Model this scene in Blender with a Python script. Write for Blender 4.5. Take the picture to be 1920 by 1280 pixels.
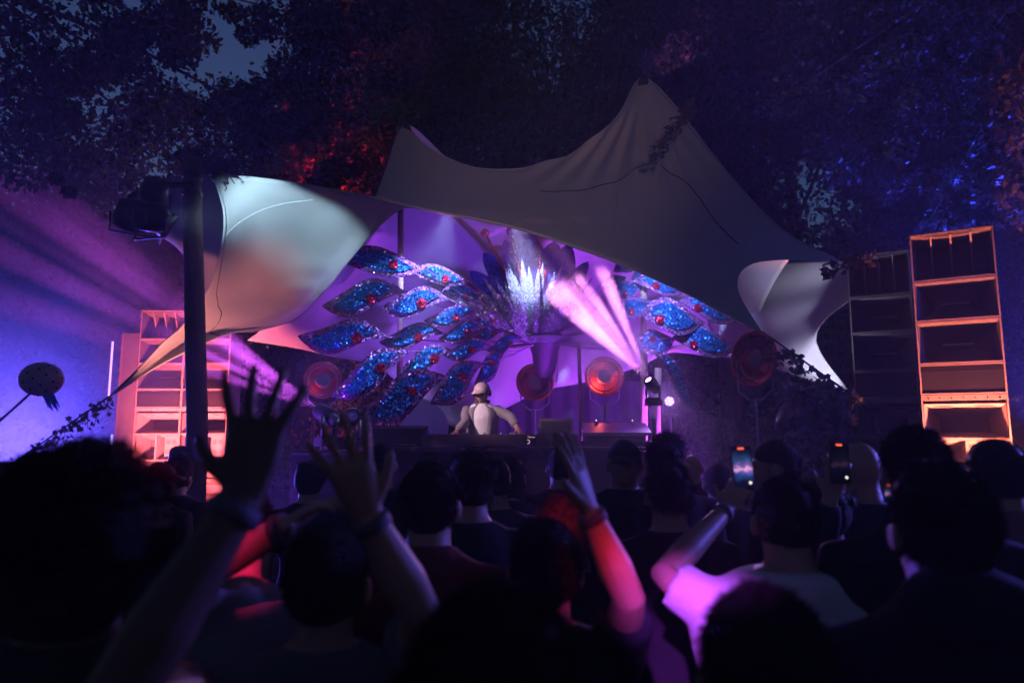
import bpy, math, random
import numpy as np
from mathutils import Vector, Matrix

random.seed(7)
rng = np.random.default_rng(7)
sc = bpy.context.scene
COL = sc.collection
for o in list(bpy.data.objects):
    bpy.data.objects.remove(o)

# ------------------------------------------------------------------ camera
FPX, CX, CY = 1280.0, 960.0, 640.0          # focal length in photo pixels
CAMZ, PITCH = 1.95, math.atan(160 / 1280)
cam_data = bpy.data.cameras.new('camera')
cam_data.sensor_width = 36.0
cam_data.lens = 24.0
cam_data.clip_start = 0.05
cam_data.clip_end = 500
cam_data.dof.use_dof = True
cam_data.dof.focus_distance = 8.5
cam_data.dof.aperture_fstop = 2.0
cam = bpy.data.objects.new('camera', cam_data)
COL.objects.link(cam)
cam.location = (0, 0, CAMZ)
cam.rotation_euler = (math.pi / 2 + PITCH, 0, 0)
sc.camera = cam

# ------------------------------------------------------------------ dusk sky
world = bpy.data.worlds.new('World')
sc.world = world
world.use_nodes = True
wn = world.node_tree
bg = wn.nodes['Background']
sky = wn.nodes.new('ShaderNodeTexSky')
sky.sky_type = 'NISHITA'
sky.sun_disc = False
sky.sun_elevation = math.radians(-1.0)
sky.sun_rotation = math.radians(335)
sky.ozone_density = 3.0
wn.links.new(sky.outputs[0], bg.inputs[0])
bg.inputs[1].default_value = 0.34

# ------------------------------------------------------------------ exposure and renderer
sc.view_settings.view_transform = 'Standard'
sc.view_settings.look = 'None'
sc.view_settings.exposure = 0.0
sc.view_settings.gamma = 1.0
sc.view_settings.use_curve_mapping = False
cy = sc.cycles
cy.use_denoising = True
cy.max_bounces = 4
cy.diffuse_bounces = 1
cy.glossy_bounces = 2
cy.transmission_bounces = 4
cy.volume_bounces = 0
cy.transparent_max_bounces = 8
cy.sample_clamp_indirect = 3.0
cy.sample_clamp_direct = 30.0
cy.volume_step_rate = 4.0
cy.volume_max_steps = 64
cy.use_light_tree = True
cy.use_adaptive_sampling = True
cy.adaptive_threshold = 0.04


# ------------------------------------------------------------------ helpers
def W(u, v, Y):
    """point of the place seen at photo pixel (u, v) and standing at depth Y"""
    a = (u - CX) / FPX
    b = (CY - v) / FPX
    d = Vector((a, math.cos(PITCH) - math.sin(PITCH) * b, math.sin(PITCH) + math.cos(PITCH) * b))
    return Vector((0, 0, CAMZ)) + d * (Y / d.y)


def px(Y):
    return Y / FPX


class B:
    """collects faces"""
    def __init__(self):
        self.v, self.f = [], []

    def add(self, vs, fs):
        n = len(self.v)
        self.v += [Vector(p) for p in vs]
        self.f += [tuple(i + n for i in f) for f in fs]
        return self

    def box(self, c, s, R=None):
        c = Vector(c)
        hx, hy, hz = s[0] / 2, s[1] / 2, s[2] / 2
        P = [Vector((x, y, z)) for x in (-hx, hx) for y in (-hy, hy) for z in (-hz, hz)]
        if R is not None:
            P = [R @ p for p in P]
        return self.add([c + p for p in P], [(0, 1, 3, 2), (4, 6, 7, 5), (0, 4, 5, 1), (2, 3, 7, 6), (0, 2, 6, 4), (1, 5, 7, 3)])

    def loft(self, rings, cap=True, close=True):
        n = len(rings[0])
        vs = [p for r in rings for p in r]
        fs = []
        for i in range(len(rings) - 1):
            for j in range(n if close else n - 1):
                k = (j + 1) % n
                fs.append((i * n + j, i * n + k, (i + 1) * n + k, (i + 1) * n + j))
        if cap:
            fs.append(tuple(range(n))[::-1])
            fs.append(tuple((len(rings) - 1) * n + j for j in range(n)))
        return self.add(vs, fs)

    def tube(self, pts, rad, n=8, cap=True):
        pts = [Vector(p) for p in pts]
        if not hasattr(rad, '__len__'):
            rad = [rad] * len(pts)
        rings = []
        t0 = (pts[1] - pts[0]).normalized()
        a = t0.orthogonal().normalized()
        for i, p in enumerate(pts):
            t = (pts[min(i + 1, len(pts) - 1)] - pts[max(i - 1, 0)]).normalized()
            a = (a - t * a.dot(t)).normalized()
            b = t.cross(a)
            rings.append([p + (a * math.cos(2 * math.pi * k / n) + b * math.sin(2 * math.pi * k / n)) * rad[i] for k in range(n)])
        return self.loft(rings, cap)

    def ell(self, c, r, n=14, m=10, R=None):
        c = Vector(c)
        rings = []
        for i in range(1, m):
            t = math.pi * i / m
            ring = []
            for k in range(n):
                p = Vector((r[0] * math.sin(t) * math.cos(2 * math.pi * k / n), r[1] * math.sin(t) * math.sin(2 * math.pi * k / n), -r[2] * math.cos(t)))
                ring.append(c + (R @ p if R is not None else p))
            rings.append(ring)
        return self.loft(rings)

    def lathe(self, c, axis, prof, n=24, cap=True):
        """prof: list of (distance along axis, radius)"""
        c, axis = Vector(c), Vector(axis).normalized()
        a = axis.orthogonal().normalized()
        b = axis.cross(a)
        rings = [[c + axis * d + (a * math.cos(2 * math.pi * k / n) + b * math.sin(2 * math.pi * k / n)) * max(r, 1e-4) for k in range(n)] for d, r in prof]
        return self.loft(rings, cap)


def wloc(o):
    p = Vector((0, 0, 0))
    while o is not None:
        p += o.location
        o = o.parent
    return p


def tag(o, label=None, cat=None, group=None, kind=None):
    if label: o['label'] = label
    if cat: o['category'] = cat
    if group: o['group'] = group
    if kind: o['kind'] = kind
    return o


def empty(name, loc, label=None, cat=None, group=None, rz=0.0):
    o = bpy.data.objects.new(name, None)
    o.empty_display_size = 0.1
    COL.objects.link(o)
    o.location = loc
    o.rotation_euler = (0, 0, rz)
    return tag(o, label, cat, group)


def build(name, b, mat, parent=None, smooth=False, local=False, loc=None):
    """link one mesh; vertices are world points unless local is set"""
    me = bpy.data.meshes.new(name)
    off = Vector((0, 0, 0))
    if not local and parent is not None:
        off = wloc(parent)
    if loc is not None:
        off = Vector(loc)
    me.from_pydata([tuple(p - off) for p in b.v], [], b.f)
    me.update()
    if smooth:
        me.polygons.foreach_set('use_smooth', [True] * len(me.polygons))
    o = bpy.data.objects.new(name, me)
    COL.objects.link(o)
    if mat is not None:
        me.materials.append(mat)
    if parent is not None:
        o.parent = parent
    elif loc is not None:
        o.location = loc
    return o


def fast_mesh(name, V, F, mat, parent=None, off=None):
    """V (n,3) array, F (m,4) array of quads"""
    me = bpy.data.meshes.new(name)
    if off is not None:
        V = V - np.array(off)
    k = F.shape[1]
    me.vertices.add(len(V))
    me.vertices.foreach_set('co', V.astype(np.float32).ravel())
    me.loops.add(F.size)
    me.loops.foreach_set('vertex_index', F.astype(np.int32).ravel())
    me.polygons.add(len(F))
    me.polygons.foreach_set('loop_start', np.arange(0, F.size, k, dtype=np.int32))
    me.update(calc_edges=True)
    me.validate()
    o = bpy.data.objects.new(name, me)
    COL.objects.link(o)
    me.materials.append(mat)
    if parent is not None:
        o.parent = parent
    return o


# ------------------------------------------------------------------ materials
MATS = {}


def mat(name, col, rough=0.6, metal=0.0, var=0.25, scale=6.0, bump=0.0, bscale=40.0, spec=0.4, sheen=0.0, trans=0.0):
    if name in MATS:
        return MATS[name]
    m = bpy.data.materials.new(name)
    m.use_nodes = True
    nt = m.node_tree
    p = nt.nodes['Principled BSDF']
    tc = nt.nodes.new('ShaderNodeTexCoord')
    no = nt.nodes.new('ShaderNodeTexNoise')
    no.inputs['Scale'].default_value = scale
    no.inputs['Detail'].default_value = 5
    nt.links.new(tc.outputs['Object'], no.inputs['Vector'])
    mix = nt.nodes.new('ShaderNodeMix')
    mix.data_type = 'RGBA'
    c = Vector(col)
    mix.inputs[6].default_value = (*(c * (1 - var)), 1)
    mix.inputs[7].default_value = (*(c * (1 + var)), 1)
    nt.links.new(no.outputs['Fac'], mix.inputs[0])
    nt.links.new(mix.outputs[2], p.inputs['Base Color'])
    p.inputs['Roughness'].default_value = rough
    p.inputs['Metallic'].default_value = metal
    p.inputs['Specular IOR Level'].default_value = spec
    if sheen:
        p.inputs['Sheen Weight'].default_value = sheen
    if bump:
        n2 = nt.nodes.new('ShaderNodeTexNoise')
        n2.inputs['Scale'].default_value = bscale
        n2.inputs['Detail'].default_value = 4
        nt.links.new(tc.outputs['Object'], n2.inputs['Vector'])
        bp = nt.nodes.new('ShaderNodeBump')
        bp.inputs['Strength'].default_value = bump
        bp.inputs['Distance'].default_value = 0.02
        nt.links.new(n2.outputs['Fac'], bp.inputs['Height'])
        nt.links.new(bp.outputs[0], p.inputs['Normal'])
    if trans:
        out = nt.nodes['Material Output']
        tl = nt.nodes.new('ShaderNodeBsdfTranslucent')
        nt.links.new(mix.outputs[2], tl.inputs['Color'])
        ms = nt.nodes.new('ShaderNodeMixShader')
        ms.inputs[0].default_value = trans
        nt.links.new(p.outputs[0], ms.inputs[1])
        nt.links.new(tl.outputs[0], ms.inputs[2])
        nt.links.new(ms.outputs[0], out.inputs['Surface'])
    MATS[name] = m
    return m


def glow(name, col, strength):
    if name in MATS:
        return MATS[name]
    m = bpy.data.materials.new(name)
    m.use_nodes = True
    nt = m.node_tree
    p = nt.nodes['Principled BSDF']
    p.inputs['Base Color'].default_value = (*col, 1)
    p.inputs['Emission Color'].default_value = (*col, 1)
    p.inputs['Emission Strength'].default_value = strength
    MATS[name] = m
    return m


def sequin(name, col, cell=55.0, tilt=0.55, rough=0.22, metal=0.75):
    """cloth of small tilted sequins"""
    if name in MATS:
        return MATS[name]
    m = bpy.data.materials.new(name)
    m.use_nodes = True
    nt = m.node_tree
    p = nt.nodes['Principled BSDF']
    tc = nt.nodes.new('ShaderNodeTexCoord')
    vo = nt.nodes.new('ShaderNodeTexVoronoi')
    vo.inputs['Scale'].default_value = cell
    nt.links.new(tc.outputs['Object'], vo.inputs['Vector'])
    sub = nt.nodes.new('ShaderNodeVectorMath'); sub.operation = 'SUBTRACT'
    sub.inputs[1].default_value = (0.5, 0.5, 0.5)
    nt.links.new(vo.outputs['Color'], sub.inputs[0])
    scl = nt.nodes.new('ShaderNodeVectorMath'); scl.operation = 'SCALE'
    scl.inputs['Scale'].default_value = tilt * 2
    nt.links.new(sub.outputs[0], scl.inputs[0])
    geo = nt.nodes.new('ShaderNodeNewGeometry')
    add = nt.nodes.new('ShaderNodeVectorMath'); add.operation = 'ADD'
    nt.links.new(geo.outputs['Normal'], add.inputs[0])
    nt.links.new(scl.outputs[0], add.inputs[1])
    nrm = nt.nodes.new('ShaderNodeVectorMath'); nrm.operation = 'NORMALIZE'
    nt.links.new(add.outputs[0], nrm.inputs[0])
    nt.links.new(nrm.outputs[0], p.inputs['Normal'])
    hsv = nt.nodes.new('ShaderNodeMix'); hsv.data_type = 'RGBA'
    c = Vector(col)
    hsv.inputs[6].default_value = (*(c * 0.45), 1)
    hsv.inputs[7].default_value = (*[min(1, x * 1.5) for x in c], 1)
    sep = nt.nodes.new('ShaderNodeSeparateColor')
    nt.links.new(vo.outputs['Color'], sep.inputs[0])
    nt.links.new(sep.outputs[0], hsv.inputs[0])
    nt.links.new(hsv.outputs[2], p.inputs['Base Color'])
    p.inputs['Roughness'].default_value = rough
    p.inputs['Metallic'].default_value = metal
    MATS[name] = m
    return m


M_TENT = mat('tent_fabric', (0.46, 0.45, 0.44), 0.75, var=0.08, scale=1.5, bump=0.12, bscale=9, trans=0.03)
M_HEM = mat('tent_hem', (0.5, 0.5, 0.5), 0.7, var=0.1)
M_ROPE = mat('rope', (0.05, 0.05, 0.055), 0.8)
M_BLACK = mat('black_metal', (0.018, 0.018, 0.02), 0.4, var=0.3, spec=0.5)
M_CAB = mat('painted_plywood', (0.30, 0.24, 0.21), 0.55, var=0.18, scale=9, bump=0.06, bscale=60)
M_CABD = mat('dark_cabinet_face', (0.10, 0.088, 0.085), 0.6, var=0.25, scale=7)
M_BOLT = mat('bolt', (0.03, 0.03, 0.03), 0.4, 0.8)
M_WOOD = mat('timber', (0.16, 0.11, 0.075), 0.75, var=0.4, scale=5, bump=0.4, bscale=25)
M_BARK = mat('bark', (0.12, 0.085, 0.06), 0.9, var=0.5, scale=4, bump=0.8, bscale=14)
M_PALEPOLE = mat('pale_pole', (0.34, 0.24, 0.2), 0.5, var=0.15)
M_COPPER = mat('copper_dish', (0.34, 0.085, 0.06), 0.42, 0.9, var=0.3, scale=18)
M_GREYM = mat('grey_metal', (0.25, 0.26, 0.3), 0.35, 0.8)
M_DRAPE = mat('black_drape', (0.035, 0.03, 0.045), 0.9, var=0.3, bump=0.5, bscale=4)
M_GROUND = mat('trodden_earth', (0.06, 0.045, 0.035), 0.95, var=0.4, scale=2, bump=0.8, bscale=12)
M_DECK = mat('stage_deck', (0.05, 0.045, 0.04), 0.7, var=0.3)
M_LEAF = mat('tree_leaf', (0.05, 0.075, 0.028), 0.85, var=0.4, scale=0.7, spec=0.15, trans=0.3)
M_LEAF2 = mat('beech_leaf', (0.11, 0.10, 0.07), 0.45, var=0.4, scale=1.2, spec=0.5, trans=0.3)
M_IVY = mat('ivy_leaf', (0.07, 0.075, 0.06), 0.5, var=0.4, scale=8, trans=0.2)
M_BLUE = sequin('blue_sequins', (0.03, 0.22, 0.85))
M_LILAC = sequin('lilac_sequins', (0.30, 0.14, 0.38), cell=50, metal=.5)
M_RED = sequin('red_sequins', (0.5, 0.012, 0.05), cell=60)
M_SILVER = sequin('silver_sequins', (0.55, 0.6, 0.95), cell=60, tilt=0.6)
M_PETAL = sequin('deep_blue_sequins', (0.06, 0.07, 0.55), cell=50, tilt=0.35, rough=0.4, metal=0.4)
M_CHEST = mat('purple_felt', (0.28, 0.12, 0.34), 0.9, var=0.15, sheen=0.4)
M_SKIN = mat('skin', (0.42, 0.24, 0.17), 0.5, var=0.08, scale=12, bump=0.05, bscale=120)
M_SKIN2 = mat('skin_deep', (0.14, 0.08, 0.058), 0.5, var=0.08, scale=12, bump=0.05, bscale=120)


# ------------------------------------------------------------------ lamps
def aim(o, p, t):
    d = (Vector(t) - Vector(p)).normalized()
    o.rotation_euler = d.to_track_quat('-Z', 'Y').to_euler()


def lamp(name, p, t, col, power, deg=40, blend=0.5, size=0.05, parent=None):
    L = bpy.data.lights.new(name, 'SPOT')
    L.color = col
    L.energy = power
    L.spot_size = math.radians(deg)
    L.spot_blend = blend
    L.shadow_soft_size = size
    o = bpy.data.objects.new(name, L)
    COL.objects.link(o)
    if parent is not None:
        o.parent = parent
        o.location = Vector(p) - wloc(parent)
    else:
        o.location = p
    aim(o, p, t)
    return o


def par_can(p, t, col, power, label, deg=50, blend=0.6, r=0.11, stand=None, group=None, lit=0.15, size=0.06, name='par_can'):
    """round stage lamp on a yoke; its own light leaves the lens"""
    p, t = Vector(p), Vector(t)
    d = (t - p).normalized()
    root = empty(name, p, label, 'stage light', group)
    b = B().lathe(p, d, [(-0.2, r * 0.5), (-0.19, r * 0.8), (-0.05, r), (0.02, r), (0.02, r * 0.88), (-0.012, r * 0.86)], 20, cap=False)
    b.lathe(p, d, [(-0.201, r * 0.5), (-0.2, 0.001)], 20, cap=False)
    build('housing', b, M_BLACK, root, True)
    nm = 'lens_%0.2f_%0.2f_%0.2f_%0.1f' % (*col, lit)
    build('lens', B().lathe(p, d, [(-0.02, r * 0.86), (-0.012, 0.001)], 20, cap=False), glow(nm, col, lit), root)
    side = d.cross(Vector((0, 0, 1))).normalized()
    upv = Vector((0, 0, -1))
    q = p - d * 0.08
    build('yoke', B().tube([q + side * (r + .02), q + side * (r + .02) + upv * .18, q - side * (r + .02) + upv * .18, q - side * (r + .02)], 0.012, 6), M_BLACK, root)
    if stand is not None:
        build('stand', B().tube([q + upv * .18, Vector((q.x, q.y, stand))], 0.016, 6)
              .tube([Vector((q.x, q.y, stand + .25)), Vector((q.x + .3, q.y, stand))], 0.01, 5)
              .tube([Vector((q.x, q.y, stand + .25)), Vector((q.x - .2, q.y + .25, stand))], 0.01, 5)
              .tube([Vector((q.x, q.y, stand + .25)), Vector((q.x - .2, q.y - .25, stand))], 0.01, 5), M_BLACK, root)
    lamp('light', p + d * 0.05, t, col, power, deg, blend, size, root)
    return root


def moving_head(p, t, col, beams, label, lit=40.0, base_z=0.7, k=1.0):
    """yoke-mounted beam light; one spot lamp for each of its split beams (target, degrees, power)"""
    p, t = Vector(p), Vector(t)
    d = (t - p).normalized()
    root = empty('moving_head_light', Vector((p.x, p.y, p.z)), label, 'stage light')
    build('head', B().lathe(p, d, [(q0 * k, q1 * k) for q0, q1 in ((-0.34, 0.05), (-0.32, 0.10), (-0.1, 0.125), (0.0, 0.105), (0.03, 0.09), (0.03, 0.075), (-0.01, 0.07))], 18, cap=False)
          .lathe(p, d, [(-.341 * k, .05 * k), (-.34 * k, .001)], 18, cap=False), M_BLACK, root, True)
    build('lens', B().lathe(p, d, [(-0.012 * k, 0.07 * k), (0.0, 0.001)], 18, cap=False), glow('lens_' + label[:9], col, lit), root)
    side = d.cross(Vector((0, 0, 1))).normalized()
    q = p - d * 0.17 * k
    dn = Vector((0, 0, -1))
    build('yoke', B().tube([q + side * .15 * k, q + side * .16 * k + dn * .26 * k, q - side * .16 * k + dn * .26 * k, q - side * .15 * k], 0.03 * k, 8), M_BLACK, root, True)
    build('base', B().box(q + dn * .34 * k, (.3 * k, .24 * k, .12 * k)), M_BLACK, root)
    build('stand', B().tube([q + dn * .4, Vector((q.x, q.y, base_z))], .03, 8), M_BLACK, root)
    for i, (bt, deg, pw) in enumerate(beams):
        lamp('light', p + d * 0.04, bt, col, pw, deg, 0.8, 0.03, root)
    return root


# ------------------------------------------------------------------ the setting
g = B()
n = 40
XS = np.linspace(-60, 60, n); YS = np.linspace(-30, 90, n)
g.add([(x, y, 0.04 * math.sin(x * .9) * math.cos(y * .7) - 0.03) for y in YS for x in XS],
      [(j * n + i, j * n + i + 1, (j + 1) * n + i + 1, (j + 1) * n + i) for j in range(n - 1) for i in range(n - 1)])
tag(build('ground', g, M_GROUND, None, True), kind='structure')

DECK = 0.65
st = empty('stage', (-0.9, 9.6, 0), 'low dark stage deck under the tent behind the crowd', 'stage')
build('deck', B().box((-0.9, 9.75, DECK - .04), (9.6, 4.3, .08)), M_DECK, st)
build('front_skirt', B().box((-0.9, 7.63, DECK / 2 - .045), (9.5, .03, DECK - .09)), M_DRAPE, st)
for x in (-5.4, -2.4, .6, 3.6):
    for y in (8, 11.6):
        build('leg', B().tube([(x, y, 0), (x, y, DECK - .08)], .04, 8), M_GREYM, st)

# ------------------------------------------------------------------ tent membranes


def catmull(P, k):
    """P (n, m, 3): refine along axis 0"""
    n = len(P)
    out = []
    for i in range(n - 1):
        p0, p1, p2, p3 = P[max(i - 1, 0)], P[i], P[i + 1], P[min(i + 2, n - 1)]
        if i == 0: p0 = 2 * p1 - p2
        if i == n - 2: p3 = 2 * p2 - p1
        for s in range(k):
            t = s / k
            out.append(0.5 * ((2 * p1) + (-p0 + p2) * t + (2 * p0 - 5 * p1 + 4 * p2 - p3) * t * t + (-p0 + 3 * p1 - 3 * p2 + p3) * t ** 3))
    out.append(P[-1])
    return np.array(out)


def grid_points(rows, k=8):
    P = np.array([[list(W(*c)) for c in r] for r in rows])
    P = catmull(P, k)
    P = catmull(P.transpose(1, 0, 2), k).transpose(1, 0, 2)
    return P


def membrane(name, rows, parent, k=8, fold=None, thick=0.004, m=M_TENT):
    P = grid_points(rows, k)
    if fold is not None:
        P = fold(P)
    h, w = P.shape[:2]
    b = B()
    b.add([tuple(p) for p in P.reshape(-1, 3)], [(i * w + j, i * w + j + 1, (i + 1) * w + j + 1, (i + 1) * w + j) for i in range(h - 1) for j in range(w - 1)])
    o = build(name, b, m, parent, True)
    so = o.modifiers.new('thickness', 'SOLIDIFY')
    so.thickness = thick
    so.offset = 0
    return o, P


tent = empty('stretch_tent', (0.5, 8.5, 0), 'pale stretch tent with two peaks spread over the stage', 'tent')

left_rows = [
    [(400, 328, 7.0), (490, 335, 6.9), (590, 350, 6.8), (700, 371, 6.7), (792, 392, 6.6)],
    [(421, 400, 7.2), (500, 395, 7.5), (590, 395, 7.6), (680, 397, 7.3), (752, 393, 6.9)],
    [(413, 480, 7.4), (480, 475, 8.0), (560, 465, 8.3), (640, 450, 8.1), (705, 432, 7.6)],
    [(383, 560, 7.5), (450, 550, 8.2), (530, 535, 8.7), (600, 515, 8.7), (655, 490, 8.3)],
    [(348, 602, 7.5), (420, 595, 8.1), (490, 590, 8.7), (560, 570, 9.0), (610, 545, 8.8)],
    [(255, 697, 7.4), (330, 650, 7.8), (420, 618, 8.3), (490, 610, 8.9), (555, 598, 9.2)],
    [(212, 738, 7.3), (300, 684, 7.6), (375, 647, 7.9), (435, 623, 8.4), (482, 621, 9.0)]]


def left_fold(P):
    h, w = P.shape[:2]
    for i in range(h):
        for j in range(w):
            s, t = i / (h - 1), j / (w - 1)
            a = math.exp(-((s - .62) / .13) ** 2) * math.exp(-(t / .16) ** 2)
            P[i, j, 1] += 0.07 * a * math.sin(s * 48 + t * 14)
            a2 = math.exp(-((s - .52) / .1) ** 2) * math.exp(-((t - .62) / .2) ** 2)
            P[i, j, 1] += 0.05 * a2 * math.sin(s * 50 - t * 16)
    return P


o, PL = membrane('left_membrane', left_rows, tent, 9, left_fold)


# front canopy: columns from ridge to front edge
fc = [((757, 228, 8.6), (705, 368, 6.7)), ((803, 276, 8.7), (760, 384, 6.65)), ((866, 308, 8.75), (830, 399, 6.55)),
      ((930, 319, 8.75), (900, 412, 6.45)), ((1010, 309, 8.75), (980, 431, 6.35)), ((1090, 277, 8.7), (1070, 460, 6.2)),
      ((1160, 215, 8.65), (1150, 489, 6.05)), ((1207, 146, 8.6), (1230, 523, 5.95)), ((1290, 229, 8.3), (1295, 553, 5.9))]
cols = []
for a, c in fc:
    a, c = np.array(a, float), np.array(c, float)
    col = []
    for i in range(5):
        t = i / 4
        p = a * (1 - t) + c * t
        p[2] += 0.22 * math.sin(math.pi * t)          # the slope sags backwards
        col.append(tuple(p))
    cols.append(col)
cols.append([(1372, 335, 7.8), (1352, 400, 7.4), (1338, 460, 7.0), (1330, 525, 6.4), (1352, 584, 5.85)])
cols.append([(1470, 434, 7.2), (1415, 458, 7.0), (1376, 492, 6.7), (1362, 548, 6.2), (1400, 608, 5.8)])
cols.append([(1578, 491, 6.6), (1468, 487, 6.75), (1402, 499, 6.6), (1384, 541, 6.2), (1428, 622, 5.75)])
front_rows = [[c[i] for c in cols] for i in range(5)]


def front_fold(P):
    h, w = P.shape[:2]
    pk = np.array(W(1207, 146, 8.6))
    for i in range(h):
        for j in range(w):
            d = P[i, j] - pk
            ang = math.atan2(d[0], -d[2])
            r = math.hypot(d[0], d[2])
            a = max(0.0, min(1.0, (r - .25) / .5)) * math.exp(-((r - 1.15) / .75) ** 2) * (1 if ang < 0.15 else .25)
            P[i, j, 1] += 0.075 * a * math.sin(ang * 38)
            s = i / (h - 1)
            P[i, j, 1] += 0.03 * math.sin(P[i, j, 0] * 2.1 + s * 3) * math.sin(s * math.pi)
    return P


o, PF = membrane('front_canopy', front_rows, tent, 9, front_fold)

ridge = [c[0] for c in cols]
back_bottom = [(470, 640, 11.0), (545, 650, 11.3), (620, 668, 11.6), (700, 684, 11.7), (770, 735, 11.7), (850, 800, 11.7), (940, 768, 11.7), (1010, 735, 11.6),
               (1090, 718, 11.4), (1190, 690, 11.0), (1260, 660, 10.6), (1335, 668, 10.2), (1420, 680, 9.6)]
back_top = [(590, 380, 7.8), (700, 378, 7.3), (757, 234, 8.65), (850, 305, 8.8), (930, 324, 8.8), (1010, 314, 8.8), (1090, 282, 8.75), (1160, 220, 8.7),
            (1207, 150, 8.65), (1290, 233, 8.35), (1372, 340, 7.85), (1440, 412, 7.4), (1500, 458, 7.2)]
back_rows = []
for i in range(6):
    t = i / 5
    row = []
    for a, c in zip(back_top, back_bottom):
        a3, c3 = W(*a), W(*c)
        # the slope goes back quickly first, then hangs
        y = a3.y + (c3.y - a3.y) * math.sin(t * math.pi / 2)
        z = a3.z + (c3.z - a3.z) * (t ** 1.25)
        x = a3.x + (c3.x - a3.x) * t
        row.append((x, y, z))
    back_rows.append(row)


def back_surface(rows, k=8):
    P = np.array(rows)
    P = catmull(P, k)
    P = catmull(P.transpose(1, 0, 2), k).transpose(1, 0, 2)
    h, w = P.shape[:2]
    for i in range(h):
        for j in range(w):
            s, t = i / (h - 1), j / (w - 1)
            P[i, j, 1] += 0.10 * math.sin(t * 40 + s * 5) * s * s + 0.06 * math.sin(t * 17 - s * 7) * s
    b = B()
    b.add([tuple(p) for p in P.reshape(-1, 3)], [(i * w + j, i * w + j + 1, (i + 1) * w + j + 1, (i + 1) * w + j) for i in range(h - 1) for j in range(w - 1)])
    o = build('back_membrane', b, M_TENT, tent, True)
    so = o.modifiers.new('thickness', 'SOLIDIFY'); so.thickness = .004; so.offset = 0
    return P


PB = back_surface(back_rows)

right_rows = [
    [(1330, 470, 9.6), (1440, 487, 8.8), (1530, 489, 8.0), (1640, 494, 7.4)],
    [(1325, 560, 9.7), (1430, 555, 8.9), (1520, 550, 8.1), (1612, 546, 7.4)],
    [(1330, 620, 9.8), (1430, 618, 8.9), (1500, 612, 8.1), (1542, 606, 7.5)],
    [(1340, 660, 9.8), (1430, 672, 8.8), (1495, 668, 8.0), (1536, 655, 7.5)],
    [(1390, 672, 9.6), (1464, 696, 8.5), (1530, 716, 7.9), (1600, 743, 7.3)]]


def right_fold(P):
    h, w = P.shape[:2]
    for i in range(h):
        for j in range(w):
            s, t = i / (h - 1), j / (w - 1)
            P[i, j, 1] += 0.05 * math.sin(s * 22 + t * 6) * math.sin(t * math.pi) + .02 * math.exp(-((t - .93) / .08) ** 2) * math.exp(-((s - .3) / .15) ** 2) * math.sin(s * 130)
    return P


membrane('right_membrane', right_rows, tent, 9, right_fold)

# grey side panel seen past the left edge, farther back
membrane('side_panel', [[(285, 335, 9.4), (350, 330, 9.2), (430, 325, 9.0)], [(290, 430, 9.5), (350, 440, 9.3), (430, 440, 9.2)],
                        [(346, 470, 9.6), (375, 520, 9.5), (425, 520, 9.4)], [(372, 540, 9.7), (395, 570, 9.6), (425, 575, 9.6)]], tent, 6)


def edge_tube(name, pts, r, m=M_HEM, parent=tent):
    return build(name, B().tube(pts, r, 6), m, parent, True)


edge_tube('hem', [Vector(PF[-1, j]) for j in range(0, PF.shape[1], 2)], .014)
edge_tube('hem', [Vector(PF[0, j]) for j in range(0, PF.shape[1], 2)], .012)
edge_tube('hem', [Vector(PL[i, 0]) for i in range(0, PL.shape[0], 2)], .016)
edge_tube('hem', [Vector(PL[0, j]) for j in range(0, PL.shape[1], 2)], .014)
edge_tube('hem', [Vector(PL[-1, j]) for j in range(0, PL.shape[1], 2)], .012)
# seams sewn in the cloth


def on_sheet(P, s_, t_, off=-.012):
    h, w = P.shape[:2]
    y, x = s_ * (h - 1), t_ * (w - 1)
    i, j = min(int(y), h - 2), min(int(x), w - 2)
    fy, fx = y - i, x - j
    p = (P[i, j] * (1 - fx) + P[i, j + 1] * fx) * (1 - fy) + (P[i + 1, j] * (1 - fx) + P[i + 1, j + 1] * fx) * fy
    return Vector(p) + Vector((0, off, 0))


edge_tube('seam', [on_sheet(PL, .34 + .64 * t, .02 + .62 * t ** 1.6) for t in np.linspace(0, 1, 30)], .006, M_ROPE)
edge_tube('seam', [on_sheet(PL, .27 - .17 * t ** .6, .01 + .48 * t) for t in np.linspace(0, 1, 30)], .007)
for t0 in (.16, .34, .52, .82):
    edge_tube('seam', [on_sheet(PF, .03 + .95 * t, t0 + .03 * math.sin(t * 3), -.006) for t in np.linspace(0, 1, 30)], .004, M_HEM)
for (u, v, Y) in ((757, 230, 8.62), (1207, 150, 8.62)):
    build('peak_cap', B().lathe(W(u, v, Y), (0, 0, 1), [(-.12, .11), (-.02, .075), (.03, .05), (.05, .03)], 16), M_ROPE, tent, True)
edge_tube('seam', [on_sheet(PF, .40 + .06 * math.sin(t * 5), .38 + .5 * t) for t in np.linspace(0, 1, 40)], .005, M_ROPE)

for (u, v0, v1, Y, r) in ((753, 385, 850, 9.6, .042), (1085, 640, 850, 9.9, .028), (1234, 690, 850, 9.0, .045)):
    a, c = W(u, v0, Y), W(u - (4 if u != 1085 else -6), v1, Y)
    if u == 753:
        a = W(752, 245, 9.0)
    build('pole', B().tube([a, a.lerp(c, .5), Vector((c.x, c.y, DECK))], r, 12), M_PALEPOLE, tent, True)
build('pole', B().tube([W(1207, 148, 8.68), Vector((W(1207, 148, 8.68).x, 9.4, DECK))], .05, 10), M_PALEPOLE, tent, True)
build('pole', B().tube([W(1352, 640, 9.3), W(1238, 655, 10.2)], .03, 8), M_PALEPOLE, tent, True)

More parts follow.
